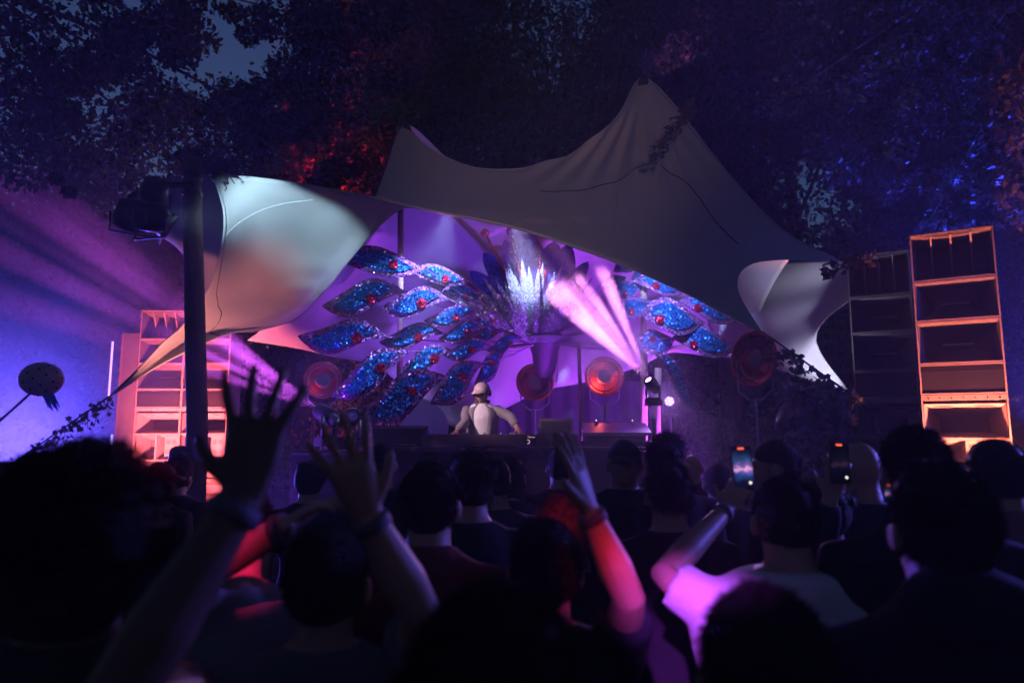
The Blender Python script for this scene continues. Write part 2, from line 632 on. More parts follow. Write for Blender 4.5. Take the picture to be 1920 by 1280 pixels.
# big timber mast with its lamps, at the left front corner
mb = W(368, 1100, 7.0)
mast = empty('timber_mast', (mb.x, 7.0, 0), 'thick dark timber mast at the left corner of the tent', 'mast')
mtop = W(360, 296, 6.8)
build('post', B().tube([Vector((W(372, 900, 6.8).x, 6.8, 0)), W(370, 800, 6.8), W(362, 440, 6.8), mtop], [.105, .1, .095, .085], 16), M_WOOD, mast, True)
build('strap', B().lathe(W(361, 330, 6.8), (0, 0, 1), [(-.03, .1), (.03, .1)], 16), M_BLACK, mast)
build('strap', B().lathe(W(361, 365, 6.8), (0, 0, 1), [(-.02, .1), (.02, .1)], 16), M_BLACK, mast)
build('shackle', B().tube([W(385, 318, 6.75), W(402, 312, 6.75), W(418, 328, 6.75), W(426, 345, 6.75)], [.02, .035, .04, .02], 8)
      .ell(W(412, 334, 6.72), (.09, .05, .06)).ell(W(396, 322, 6.72), (.05, .04, .04)), M_ROPE, mast, True)
build('loose_strap', B().tube([W(416, 340, 6.7), W(425, 352, 6.7), W(422, 358, 6.7)], .008, 5).tube([W(420, 325, 6.7), W(432, 332, 6.7), W(440, 345, 6.7)], .006, 5), M_ROPE, mast)
build('cross_arm', B().tube([W(362, 345, 6.7), W(285, 350, 6.5), W(240, 372, 6.4)], .03, 8), M_BLACK, mast)

# guy ropes with ivy


def ivy_on(path, n, drop, name='ivy_leaves', parent=None, size=.05, strands=6):
    b = B()
    path = [Vector(p) for p in path]
    sp = []
    for i in range(n):
        t = random.random() ** 0.8
        k = t * (len(path) - 1)
        i0 = min(int(k), len(path) - 2)
        p = path[i0].lerp(path[i0 + 1], k - i0)
        sp.append(p + Vector((random.gauss(0, .04), random.gauss(0, .05), -abs(random.gauss(0, drop)))))
    for s in range(strands):
        t = (s + .5) / strands
        k = t * (len(path) - 1)
        i0 = min(int(k), len(path) - 2)
        p = path[i0].lerp(path[i0 + 1], k - i0)
        q = p.copy()
        L = random.uniform(.3, 1) * drop * 5
        prev = q.copy()
        for j in range(int(L / .06)):
            q = q + Vector((random.gauss(0, .015), random.gauss(0, .015), -.06))
            if random.random() < .6:
                sp.append(q + Vector((random.gauss(0, .025), random.gauss(0, .025), 0)))
        b.tube([prev, q], .003, 3)
    for p in sp:
        R = Matrix.Rotation(random.uniform(-.9, .9), 3, 'Z') @ Matrix.Rotation(random.uniform(-.9, .9), 3, 'X') @ Matrix.Rotation(random.uniform(0, 6.3), 3, 'Y')
        s = size * random.uniform(.55, 1.15)
        out = [(0, 0, -.5), (.18, .04, -.3), (.5, .08, -.25), (.3, .02, .02), (.42, .07, .3), (.16, .02, .22), (0, -.03, .6), (-.16, .02, .22), (-.42, .07, .3), (-.3, .02, .02), (-.5, .08, -.25), (-.18, .04, -.3)]
        vs = [p] + [p + R @ (Vector(q) * s) for q in out]
        b.add(vs, [(0, 1 + i, 1 + (i + 1) % 12) for i in range(12)])
    o = build(name, b, M_IVY, parent)
    o['kind'] = 'stuff'
    return o


a0, a1 = W(212, 738, 7.3), W(-60, 925, 6.6)
gr = empty('guy_rope', (a1.x, a1.y, 0), 'taut guy rope hung with ivy beside the blue smoke', 'rope')
build('rope', B().tube([W(258, 695, 7.38), a0, a1, Vector((a1.x - .9, a1.y - .4, 0))], .008, 6), M_ROPE, gr)
ivy_on([a0.lerp(a1, t) for t in np.linspace(.0, .7, 8)], 150, .09, parent=gr, size=.062, strands=9)
c0, c1, c2 = W(1430, 622, 5.75), W(1602, 744, 6.9), W(1640, 780, 6.6)
gr2 = empty('guy_rope', (c2.x, c2.y, 0), 'guy rope with a curtain of dead ivy beside the right speakers', 'rope')
build('rope', B().tube([c0, c0.lerp(c1, .5), c1, c2, Vector((c2.x + .3, c2.y - .3, 0))], .009, 6), M_ROPE, gr2)
ivy_on([c0.lerp(c1, t) for t in np.linspace(0.05, 1, 8)], 150, .12, parent=gr2, size=.075, strands=4)
ivy_on([W(1470, 700, 7.0), W(1530, 740, 7.0), W(1600, 780, 6.9)], 420, .55, parent=gr2, size=.09, strands=14)

# ------------------------------------------------------------------ loudspeaker cabinets


def rect_ring(w, h, y, z0, arch=0.0, n=6):
    """closed ring of an opening, centred on x, from z0 up"""
    pts = [Vector((-w / 2 + w * i / n, y, z0 + arch * (1 - (2 * i / n - 1) ** 2) * .6)) for i in range(n + 1)]
    pts += [Vector((w / 2 - w * i / n, y, z0 + h - arch * (1 - (2 * i / n - 1) ** 2))) for i in range(n + 1)]
    return pts


def cabinet(kind, w, h, d, loc, rz, label, group):
    root = empty('speaker_cabinet', loc, label, 'speaker', group, rz)
    L = dict(local=True)
    t = .013
    y0 = -d / 2
    build('shell', B().box((-w / 2 + t / 2, 0, h / 2), (t, d, h)).box((w / 2 - t / 2, 0, h / 2), (t, d, h))
          .box((0, 0, t / 2), (w - 2 * t, d, t)).box((0, 0, h - t / 2), (w - 2 * t, d, t)).box((0, d / 2 - t / 2, h / 2), (w - 2 * t, t, h - 2 * t)), M_CAB, root, **L)
    iw, ih = w - 2 * t - .002, h - 2 * t - .002
    if kind == 'vane':
        b = B().loft([rect_ring(iw, ih, y0 + .012, t + .001, .0), rect_ring(iw, ih, y0 + .02, t + .001, .03), rect_ring(iw * .9, ih * .66, y0 + .3, t + ih * .17, .0)], cap=False)
        build('horn_flare', b, M_CABD, root, **L)
        build('throat', B().box((0, y0 + .32, h / 2), (iw * .95, .03, ih * .75)), M_CABD, root, **L)
        for x in (-.25, 0, .25):
            build('vane', B().add([(x * iw - .008, y0 + .01, h * .93), (x * iw + .008, y0 + .01, h * .93), (x * iw + .005, y0 + .2, h * .16), (x * iw - .005, y0 + .2, h * .16),
                                   (x * iw - .008, y0 + .3, h * .8), (x * iw + .008, y0 + .3, h * .8), (x * iw + .005, y0 + .3, h * .2), (x * iw - .005, y0 + .3, h * .2)],
                                  [(0, 1, 2, 3), (4, 7, 6, 5), (0, 3, 7, 4), (1, 5, 6, 2), (0, 4, 5, 1), (3, 2, 6, 7)]), M_CAB, root, **L)
    elif kind == 'horn':
        b = B().loft([rect_ring(iw, ih, y0 + .006, t + .001), rect_ring(iw * .86, ih * .8, y0 + .2, t + ih * .1), rect_ring(iw * .5, ih * .14, y0 + .42, h / 2 - ih * .05)], cap=False)
        build('horn_flare', b, M_CABD, root, **L)
        build('throat_slot', B().box((0, y0 + .44, h / 2), (iw * .55, .02, ih * .2)), M_BLACK, root, **L)
        build('throat_bar', B().box((0, y0 + .3, h / 2 + .005), (iw * .4, .05, .014)), M_CAB, root, **L)
    elif kind == 'plain':
        build('grille', B().box((0, y0 + .02, h / 2), (iw, .02, ih)), M_BLACK, root, **L)
        for i in range(4):
            build('slat', B().box((0, y0 + .006, h * (.9 - .045 * i)), (iw * .96, .012, .008)), M_BLACK, root, **L)
    elif kind == 'bin':
        fr = .035
        for z, hh in ((h - fr / 2 - t, fr), (h * .60, .024), (h * .20, .024)):
            build('rail', B().box((0, y0 + .03, z), (iw, .05, hh)), M_CAB, root, **L)
        build('divider', B().box((0, y0 + .06, h * .40), (.024, .1, h * .4 - .028)), M_CAB, root, **L)
        build('upper_flare', B().loft([rect_ring(iw * .99, h * .30, y0 + .05, h * .62), rect_ring(iw * .6, h * .14, y0 + .4, h * .66)], cap=False), M_CAB, root, **L)
        build('upper_throat', B().box((0, y0 + .42, h * .74), (iw * .7, .02, h * .2)), M_BLACK, root, **L)
        for s in (-1, 1):
            build('lower_flare', B().loft([[Vector((p.x + s * iw * .25, p.y, p.z)) for p in rect_ring(iw * .46, h * .37, y0 + .05, h * .215)],
                                           [Vector((p.x + s * iw * .22, p.y, p.z)) for p in rect_ring(iw * .3, h * .2, y0 + .4, h * .3)]], cap=False), M_CAB, root, **L)
            build('lower_throat', B().box((s * iw * .22, y0 + .42, h * .4), (iw * .34, .02, h * .24)), M_CABD, root, **L)
            build('port', B().ell((s * iw * .24, y0 + .14, h * .905), (iw * .17, .06, .012)), M_CABD, root, **L)
        # brace with four holes
        bx = B()
        pw, ph, cxx, czz = iw * .3, h * .34, iw * .3, h * .4
        build('brace', B().box((cxx, y0 + .11, czz), (pw, .016, ph)), M_CAB, root, **L)
        for ix in (-1, 1):
            for iz in (-1, 1):
                build('brace_hole', B().lathe((cxx + ix * pw * .23, y0 + .1, czz + iz * ph * .22), (0, -1, 0), [(0, pw * .19), (.004, pw * .19)], 16), M_CABD, root, **L)
        build('handle', B().tube([(-iw * .44, y0 + .01, h * .32), (-iw * .44, y0 - .015, h * .33), (-iw * .44, y0 - .015, h * .47), (-iw * .44, y0 + .01, h * .48)], .01, 6), M_BLACK, root, **L)
        build('sloped_base', B().add([(-iw / 2, y0 + .03, h * .02 + t), (iw / 2, y0 + .03, h * .02 + t), (iw / 2, y0 + .35, h * .19), (-iw / 2, y0 + .35, h * .19)], [(0, 1, 2, 3)]), M_CAB, root, **L)
        for i in range(7):
            build('bolt', B().lathe((-iw / 2 + iw * (i + .5) / 7, y0 + .006, h - t - fr * .5), (0, -1, 0), [(0, .007), (.006, .006), (.007, .001)], 8), M_BOLT, root, **L)
    return root


SD = .6
STACK = [('bin', .25, .99), ('bin', 1.242, 1.0), ('plain', 2.244, .28), ('horn', 2.526, .40), ('horn', 2.928, .38), ('vane', 3.31, .46)]
WORDS = {'vane': 'vaned top horn', 'horn': 'wide horn', 'plain': 'flat plain cabinet', 'bin': 'big bass bin'}


def stack(x, y, rz, w, place, group):
    pl = empty('speaker_plinth', (x, y, 0), 'dark plinth under the %s' % place, 'plinth', None, rz)
    build('board', B().box((0, 0, .124), (w + .03, SD + .03, .248)), M_DECK, pl, local=True)
    for i, (k, z, h) in enumerate(STACK):
        pos = ['lowest of', 'second lowest of', 'third from bottom of', 'fourth from bottom of', 'second from top of', 'topmost of'][i]
        cabinet(k, w, h - .003, SD, (x, y, z), rz, '%s cabinet, %s the %s' % (WORDS[k], pos, place), group)


RZ = math.radians(-32)
for (u, Y, w_, place) in ((1811, 6.2, .66, 'orange lit right stack'), (1666, 7.02, .58, 'unlit blue stack at right')):
    f = W(u, 800, Y)
    stack(f.x - math.sin(RZ) * SD / 2, f.y + math.cos(RZ) * SD / 2, RZ, w_, place, 'right speaker stacks')
pl1, pl2 = W(291, 700, 10.5), W(373, 700, 10.5)
stack(pl1.x, 10.9, math.radians(4), .68, 'outer red lit left stack', 'left speaker stacks')
stack(pl2.x + .04, 10.9, math.radians(4), .70, 'red left stack behind the mast', 'left speaker stacks')
# dark side screen with LED tubes
ps = W(233, 700, 10.6)
scr = empty('side_screen', (ps.x, 10.75, 0), 'dark board screen standing left of the red lit speakers', 'screen')
build('board', B().box((ps.x + .02, 10.75, 1.72), (.30, .05, 3.4)), M_CABD, scr)
build('batten', B().box((ps.x - .12, 10.71, 1.72), (.03, .03, 3.4)), M_WOOD, scr)
for v0, v1, w_ in ((640, 742, 'upper'), (815, 880, 'lower')):
    c = W(214, (v0 + v1) / 2, 10.7)
    h = (v1 - v0) * px(10.7)
    tb = empty('led_tube', (c.x, c.y, c.z - h / 2), '%s glowing blue white tube on the edge of the dark screen' % w_, 'light tube')
    build('tube', B().tube([Vector((c.x - .035, c.y - .03, c.z - h / 2)), Vector((c.x - .035, c.y - .03, c.z + h / 2))], .016, 8), glow('tube_glow', (.35, .28, 1.0), 2.0), tb)
    build('clip', B().box((c.x - .035, c.y - .0, c.z - h / 2 - .02), (.07, .05, .03)), M_BLACK, tb)

# ------------------------------------------------------------------ peacock decoration
pk0 = W(1022, 700, 9.6)
pea = empty('peacock_decoration', pk0, 'huge sequinned peacock with blue eyed feathers hung across the stage', 'decoration')


def outline(Wd, sc=1.0, curve=.10, n=26, p=.95):
    """leaf outline in unit length along x (0..1), returns upper + lower points"""
    up, lo = [], []
    for i in range(n + 1):
        t = i / n
        tt = .5 + (t - .5) * sc
        cl = curve * math.sin(2 * math.pi * tt)
        hw = .5 * Wd * sc * math.sin(math.pi * (t ** .9)) ** p
        up.append((tt, cl + hw)); lo.append((tt, cl - hw))
    return up + lo[::-1][1:-1]


def leaf_plate(pts2, A, ex, ez, ey, L, y0, y1):
    b = B()
    n = len(pts2)
    f = [A + ex * (x * L) + ez * (z * L) + ey * (y0 + bow(x)) for x, z in pts2]
    k = [A + ex * (x * L) + ez * (z * L) + ey * (y1 + bow(x)) for x, z in pts2]
    m = n // 2
    b.add(f + k, [(i, (i + 1) % n, n + (i + 1) % n, n + i) for i in range(n)])
    # strip faces between upper and lower outline
    fs = []
    for i in range(m):
        u0, u1 = i, i + 1
        l0, l1 = (n - i) % n, n - i - 1
        if u1 == l1:
            fs.append((u0, u1, l0) if l0 != u0 else None)
        elif l0 == u0:
            fs.append((u0, u1, l1))
        else:
            fs.append((u0, u1, l1, l0))
    fs = [q for q in fs if q]
    b.f += [tuple(q) for q in fs] + [tuple(i + n for i in q[::-1]) for q in fs]
    return b


def bow(x):
    return -.10 * math.sin(math.pi * x)


def feather(Ax, Ay, Bx, By, wpx, pxx, pyy, pr_, Y, dY=0.0, curve=.09, mats=(M_LILAC, M_BLUE, M_RED)):
    ux, uy = (Bx - Ax) * .07, (By - Ay) * .07
    Ax, Ay, Bx, By = Ax - ux, Ay - uy, Bx + ux, By + uy
    pr_ *= .92
    A = W(Ax, Ay, Y - dY)
    Bp = W(Bx, By, Y + dY * .4)
    ex = Bp - A
    L = ex.length
    ex.normalize()
    ey = Vector((random.uniform(-.12, .12), 1, random.uniform(-.25, .05))).normalized()
    ez = ey.cross(ex).normalized() * -1
    if ez.z < 0: ez = -ez
    ey = ex.cross(ez).normalized()
    if ey.y < 0: ey = -ey
    Wd = wpx * px(Y) / L
    fo = build('feather', leaf_plate(outline(Wd, 1.0, curve), A, ex, ez, ey, L, 0, .02), mats[0], pea)
    build('blue_field', leaf_plate(outline(Wd * .95, .72, curve, 26, 1.0), A, ex, ez, ey, L, -.016, -.002), mats[1], fo)
    P = W(pxx, pyy, Y - .2)
    t = (P - A).dot(ex) / L
    zc = max(-.2 * Wd, min(.2 * Wd, (P - A).dot(ez) / L))
    c = A + ex * (t * L) + ez * (zc * L) + ey * (bow(t) - .018)
    r = pr_ * px(Y)
    build('eye_spot', B().lathe(c, -ey, [(0, r), (.012, r * .96), (.016, .001)], 20, cap=False), mats[2], fo)
    # quill to the body
    q = W(1012, 640, 9.7)
    if Bx < 1000 or Ax > 1000:
        e = Bp if Ax < 1000 else A
        build('quill', B().tube([e, e.lerp(q, .5) + Vector((0, .08, -.05)), q], [.008, .01, .012], 5), M_CHEST, fo)
    return fo


LEFT = [(645, 487, 785, 503, 50, 738, 492, 10), (776, 512, 871, 526, 33, 836, 521, 8.5), (616, 572, 748, 548, 54, 695, 557, 10.5), (725, 575, 832, 562, 46, 791, 566, 10.5),
        (834, 548, 897, 556, 32, 876, 552, 7), (804, 600, 892, 590, 33, 855, 593, 7.5), (890, 604, 939, 600, 26, 926, 597, 6), (571, 630, 714, 632, 52, 669, 633, 11),
        (721, 640, 822, 626, 38, 785, 628, 9.5), (830, 634, 903, 614, 28, 878, 621, 6.5), (894, 634, 938, 622, 22, 924, 627, 4.5), (633, 737, 757, 664, 52, 714, 688, 11),
        (755, 696, 838, 658, 38, 814, 669, 10.5), (839, 664, 916, 650, 30, 885, 653, 7.5), (920, 656, 972, 634, 24, 956, 642, 5), (682, 778, 826, 710, 64, 773, 732, 11),
        (815, 752, 897, 684, 48, 869, 705, 9), (896, 716, 941, 662, 30, 924, 679, 7)]
RIGHT = [(1155, 508, 1190, 496, 24, 1174, 499, 4.5), (1140, 538, 1168, 520, 24, 1155, 527, 3.5), (1153, 558, 1196, 534, 34, 1172, 546, 5.5), (1189, 524, 1226, 510, 22, 1206, 515, 3.5),
         (1196, 528, 1275, 546, 38, 1230, 539, 8), (1166, 594, 1219, 566, 40, 1184, 578, 6), (1209, 588, 1312, 604, 58, 1239, 595, 10), (1284, 566, 1372, 600, 44, 1312, 573, 8.5),
         (1200, 650, 1258, 636, 46, 1225, 634, 6), (1271, 634, 1374, 652, 52, 1303, 646, 8.5), (1228, 662, 1316, 778, 26, 1258, 706, 4)]
for i, q in enumerate(LEFT):
    L_ = math.hypot(q[0] - q[2], q[1] - q[3])
    feather(q[0] - 3, q[1], q[2] + 3, q[3], q[4] * 1.1, *q[5:], Y=9.7 - .006 * L_ + .03 * (i % 3), dY=.15 * L_ / 140, curve=-.06 if q[3] < q[1] + 8 else .03)
for i, q in enumerate(RIGHT):
    L_ = math.hypot(q[0] - q[2], q[1] - q[3])
    feather(q[0] - 3, q[1], q[2] + 3, q[3], q[4] * 1.1, *q[5:], Y=9.2 - .005 * L_ + .03 * (i % 3), dY=-.1 * L_ / 140, curve=.055)


def plain_leaf(name, a, c, wpx, Y, m, curve=0.0, tilt=0.0, p=.8):
    A, C = W(*a, Y), W(*c, Y + tilt)
    ex = C - A; L = ex.length; ex.normalize()
    ez = Vector((0, 1, 0)).cross(ex).normalized()
    ey = ex.cross(ez).normalized()
    if ey.y < 0: ey = -ey
    return build(name, leaf_plate(outline(wpx * px(Y) / L, 1, curve, 18, p), A, ex, ez, ey, L, 0, .015), m, pea)


for a, c, w_ in (((1000, 585), (906, 474), 52), ((1005, 580), (946, 449), 56), ((1012, 580), (992, 441), 62), ((1020, 580), (1040, 452), 60), ((1030, 580), (1068, 458), 54),
                 ((985, 600), (880, 508), 40), ((1040, 585), (1103, 490), 34)):
    plain_leaf('crown_petal', a, c, w_, 9.9 + random.uniform(-.1, .1), M_PETAL, p=.6)
for i in range(44):
    ang = math.radians(-60 + 112 * i / 43 + random.uniform(-3, 3))
    Ln = random.uniform(90, 172) * (1 - .12 * abs(ang))
    base = (1000 + 24 * math.sin(ang) + random.uniform(-4, 4), 638)
    tip = (base[0] + Ln * math.sin(ang), base[1] - Ln * math.cos(ang))
    plain_leaf('spike_feather', base, tip, random.uniform(11, 17), 9.6 + random.uniform(-.15, .1), M_SILVER, tilt=-.35)
for a, c, w_ in (((955, 612), (896, 540), 14), ((962, 618), (905, 548), 9), ((1055, 580), (1100, 492), 30)):
    plain_leaf('side_feather', a, c, w_, 9.35, M_SILVER if w_ != 9 else M_RED)
plain_leaf('side_feather', (1068, 570), (1090, 530), 12, 9.2, M_RED)
for a, c, rb in (((968, 560), (909, 437), 8.5), ((978, 540), (957, 434), 8.5), ((1012, 560), (1007, 432), 8), ((1010, 556), (1022, 505), 0)):
    so = build('stamen', B().tube([W(*a, 9.5), W((a[0] + c[0]) / 2 + 3, (a[1] + c[1]) / 2, 9.42), W(*c, 9.3)], .022, 8), M_RED, pea, True)
    if rb:
        build('stamen_ball', B().ell(W(*c, 9.3), [rb * px(9.3)] * 3, 16, 12), M_RED if a[0] != 978 else M_LILAC, so, True)
build('chest', B().lathe(W(1022, 708, 9.8), (0, 0, 1), [(0, .10), (.1, .15), (.35, .19), (.6, .27), (.63, .25)], 20), M_CHEST, pea, True)
build('ruff', B().lathe(W(1020, 640, 9.75), (0, 0, 1), [(-.04, .22), (.03, .42), (.05, .40), (0, .2)], 24, cap=False), M_SILVER, pea)
build('tassel', B().tube([W(1046, 660, 9.6), W(1044, 716, 9.6)], .008, 5), M_SILVER, pea)

# ------------------------------------------------------------------ copper dish lamps


def dish_lamp(u, v, Y, r, face, label, power, base_z, col=(1, .12, .06)):
    p = W(u, v, Y)
    d = Vector(face).normalized()
    root = empty('dish_lamp', (p.x, p.y, base_z), label, 'lamp', 'copper dish lamps on stands')
    prof = [(-.2, .03), (-.19, r * .4), (-.12, r * .68), (-.03, r * .93), (0, r), (.012, r * 1.03), (.014, r * .99), (-.012, r * .96), (-.012, r * .90), (-.05, r * .82), (-.055, r * .74), (-.12, r * .62), (-.175, r * .42), (-.18, r * .3), (-.18, .02)]
    build('dish', B().lathe(p, d, prof, 36), M_COPPER, root)
    a = d.orthogonal().normalized(); c = d.cross(a)
    cage = B()
    for rr in (.45, .8):
        cage.tube([p + d * .03 + (a * math.cos(k * math.pi / 12) + c * math.sin(k * math.pi / 12)) * r * rr for k in range(25)], .007, 4)
    for k in range(4):
        e = a * math.cos(k * math.pi / 2 + .78) + c * math.sin(k * math.pi / 2 + .78)
        cage.tube([p + e * r * .25 + d * .05, p + e * r * .8 + d * .03, p + e * r], .005, 4)
    build('wire_cage', cage, M_BLACK, root)
    build('bulb_shield', B().lathe(p, d, [(-.15, .03), (-.04, r * .12), (-.03, r * .34), (-.022, r * .34), (-.02, r * .3), (-.02, .001)], 20), M_BLACK, root)
    s = d.cross(Vector((0, 0, 1))).normalized()
    build('bracket', B().tube([p + s * r * .8, p + s * r * .75 + Vector((0, 0, -r * 1.15)), p + s * r * .3 + Vector((0, 0, -r * 1.5)), p - s * r * .3 + Vector((0, 0, -r * 1.5)), p - s * r * .75 + Vector((0, 0, -r * 1.15)), p - s * r * .8], .009, 6), M_GREYM, root)
    build('stand', B().tube([p + Vector((0, 0, -r * 1.5)), Vector((p.x + .03, p.y, base_z))], .012, 8), M_GREYM, root)
    build('foot', B().lathe((p.x + .03, p.y, base_z), (0, 0, 1), [(0, .18), (.012, .18), (.03, .03)], 20), M_BLACK, root)
    if power:
        L = bpy.data.lights.new('light', 'POINT'); L.color = col; L.energy = power; L.shadow_soft_size = .03
        lo = bpy.data.objects.new('light', L); COL.objects.link(lo); lo.parent = root
        lo.location = p - d * .10 + a * r * .3 - wloc(root)
    return root


dish_lamp(605, 712, 10.2, .27, (.25, -1, .05), 'dim copper dish lamp left of the long sequin feather', .25, DECK, (1, .03, .12))
dish_lamp(1003, 716, 10.0, .27, (0, -1, .0), 'purple tinted dish lamp behind the peacock chest', .04, DECK, (.8, .1, .5))
dish_lamp(1133, 705, 9.6, .27, (-.05, -1, -.02), 'orange glowing dish lamp under the pink beam', 3.5, DECK)
dish_lamp(1414, 672, 6.4, .26, (-.88, -.55, .05), 'tilted copper dish lamp on a stand below the rope', .08, 0.0, (1, .1, .2))

# ------------------------------------------------------------------ DJ booth
bt = W(1000, 838, 7.9)
booth = empty('dj_booth', (0.25, 8.0, DECK), 'long black booth table with equipment ledge on the stage', 'table')
x0, x1 = W(735, 838, 7.9).x, W(1275, 838, 7.9).x
zt = bt.z
build('table_top', B().box(((x0 + x1) / 2, 8.2, zt - .02), (x1 - x0, .8, .035)), M_DECK, booth)
build('front_cloth', B().box(((x0 + x1) / 2, 7.86, (DECK + zt - .04) / 2), (x1 - x0 - .02, .02, zt - DECK - .045)), M_DRAPE, booth)
for x in (x0 + .1, x1 - .1):
    for y in (7.95, 8.5):
        build('leg', B().tube([(x, y, DECK), (x, y, zt - .04)], .025, 8), M_BLACK, booth)
build('ledge_strip', B().box((W(1110, 838, 7.8).x, 7.79, zt + .0), (W(1270, 838, 7.8).x - W(990, 838, 7.8).x, .02, .012)), M_GREYM, booth)
pan = empty('mixing_desk', W(990, 836, 8.0), 'low dark mixing desk panel in front of the person on stage', 'mixer')
u0, u1 = W(790, 836, 7.95), W(1085, 815, 7.95)
build('front_panel', B().box(((u0.x + u1.x) / 2, 8.0, (u0.z + u1.z) / 2 + .004), (u1.x - u0.x, .04, u1.z - u0.z)), M_CABD, pan)
build('top_panel', B().box(((u0.x + u1.x) / 2, 8.24, u1.z - .012), (u1.x - u0.x, .42, .03)), M_BLACK, pan)
for i in range(9):
    x = u0.x + .12 + i * .2
    build('knob', B().lathe((x, 8.1 + .05 * (i % 3), u1.z + .005), (0, 0, 1), [(0, .016), (.02, .014), (.022, .001)], 10), M_GREYM, pan)
for i in range(2):
    jx = W(860 + i * 110, 815, 8.2).x
    build('jog_wheel', B().lathe((jx, 8.2, u1.z + .006), (0, 0, 1), [(0, .1), (.018, .1), (.02, .09), (.02, .001)], 24), M_GREYM, pan)
lg = W(996, 826, 7.94)
build('badge_plate', B().box((lg.x + .0, 7.974, lg.z), (.115, .008, .11)), M_BLACK, pan)
# swirl mark and lettering on the badge
sw = B().tube([(lg.x - .045 + .028 * math.sin(a * .2) * (1.0), 7.966, lg.z - .012 - .022 * math.cos(a * .2)) for a in range(0, 17)], .0045, 5)
build('swirl_mark', sw, glow('mark_white', (.9, .5, .6), .8), pan)


def text_mesh(name, txt, size, loc, m, parent):
    cu = bpy.data.curves.new(name, 'FONT'); cu.body = txt; cu.size = size; cu.extrude = .001
    ob = bpy.data.objects.new(name, cu); COL.objects.link(ob)
    dg = bpy.context.evaluated_depsgraph_get()
    me = bpy.data.meshes.new_from_object(ob.evaluated_get(dg))
    bpy.data.objects.remove(ob)
    me.materials.clear(); me.materials.append(m)
    o = bpy.data.objects.new(name, me); COL.objects.link(o)
    o.parent = parent
    o.location = Vector(loc) - wloc(parent)
    o.rotation_euler = (math.pi / 2, 0, 0)
    return o


text_mesh('lettering', 'Pioneer', .028, (lg.x - .04, 7.966, lg.z + .034), glow('mark_white', (.9, .5, .6), .8), pan)

mon = empty('monitor_wedge', W(1042, 836, 8.5), 'dark boxy monitor behind the desk at the hand', 'speaker')
c = W(1042, 800, 8.5)
build('shell', B().add([(c.x - .22, 8.4, zt), (c.x + .22, 8.4, zt), (c.x + .22, 8.7, zt), (c.x - .22, 8.7, zt), (c.x - .20, 8.48, c.z + .1), (c.x + .2, 8.48, c.z + .1), (c.x + .2, 8.66, c.z + .1), (c.x - .2, 8.66, c.z + .1)],
                       [(3, 2, 1, 0), (4, 5, 6, 7), (0, 1, 5, 4), (1, 2, 6, 5), (2, 3, 7, 6), (3, 0, 4, 7)]), M_CABD, mon)
build('grille', B().add([(c.x - .19, 8.405, zt + .03), (c.x + .19, 8.405, zt + .03), (c.x + .18, 8.465, c.z + .07), (c.x - .18, 8.465, c.z + .07)], [(0, 1, 2, 3)]), M_BLACK, mon)
kb = empty('keyboard_case', W(1155, 836, 8.4), 'slanted grey equipment case with small candles right of the desk', 'case')
ka, kc = W(1093, 812, 8.4), W(1220, 797, 8.4)
build('lid', B().add([(ka.x, 8.35, ka.z - .03), (kc.x, 8.35, ka.z - .03), (kc.x, 8.75, kc.z + .0), (ka.x + .04, 8.75, kc.z), (ka.x, 8.35, ka.z + .01), (kc.x, 8.35, ka.z + .01), (kc.x, 8.75, kc.z + .03), (ka.x + .04, 8.75, kc.z + .03)],
                     [(3, 2, 1, 0), (4, 5, 6, 7), (0, 1, 5, 4), (1, 2, 6, 5), (2, 3, 7, 6), (3, 0, 4, 7)]), M_GREYM, kb)
build('tray', B().box(((ka.x + kc.x) / 2, 8.55, zt + .03), (kc.x - ka.x, .5, .06)), M_BLACK, kb)
build('support', B().box(((ka.x + kc.x) / 2, 8.6, zt + .09), (kc.x - ka.x - .1, .3, .07)), M_BLACK, kb)
for i, (u, v) in enumerate(((1118, 796), (1186, 796))):
    c = W(u, v, 8.75)
    cn = empty('candle_glass', c + Vector((0, 0, -.005)), '%s small glass candle on the slanted case' % ('left' if i == 0 else 'right'), 'candle', 'candles on the case')
    build('glass', B().lathe(c, (0, 0, 1), [(0, .02), (.05, .025), (.05, .022), (.01, .018)], 12), M_GREYM, cn, True)
    build('flame', B().ell(c + Vector((0, 0, .05)), (.007, .007, .016), 8, 6), glow('flame', (1, .6, .5), 3.0), cn)
for i, (u, v, w_) in enumerate(((700, 836, .5), (760, 835, .4))):
    c = W(u, v, 8.2)
    pp = build('paper_sheet', B().box(c + Vector((0, 0, .012)), (w_ * .6, .2, .006)), M_PALEPOLE, None)
    tag(pp, ['pale folded sheet at the left end of the booth', 'thin pale sheet on the booth below the pink pole'][i], 'paper')
lc = W(640, 840, 8.3)
crate = empty('flight_case', (lc.x - .1, 8.6, DECK), 'black flight case at the dark left end of the booth', 'case')
build('body', B().box((lc.x - .1, 8.6, (DECK + zt - .06) / 2), (1.0, .6, zt - .06 - DECK - .004)), M_BLACK, crate)
build('edge_rail', B().box((lc.x - .1, 8.298, zt - .09), (1.0, .012, .03)), M_GREYM, crate)
rk = empty('record_deck', W(755, 820, 8.5), 'dark slab of gear left of the person on stage', 'equipment')
ra, rc = W(700, 838, 8.5), W(800, 798, 8.5)
build('case', B().box(((ra.x + rc.x) / 2, 8.55, (ra.z + rc.z) / 2), (rc.x - ra.x, .3, rc.z - ra.z)), M_BLACK, rk)
build('rim', B().box(((ra.x + rc.x) / 2, 8.392, rc.z - .02), (rc.x - ra.x, .012, .02)), M_GREYM, rk)

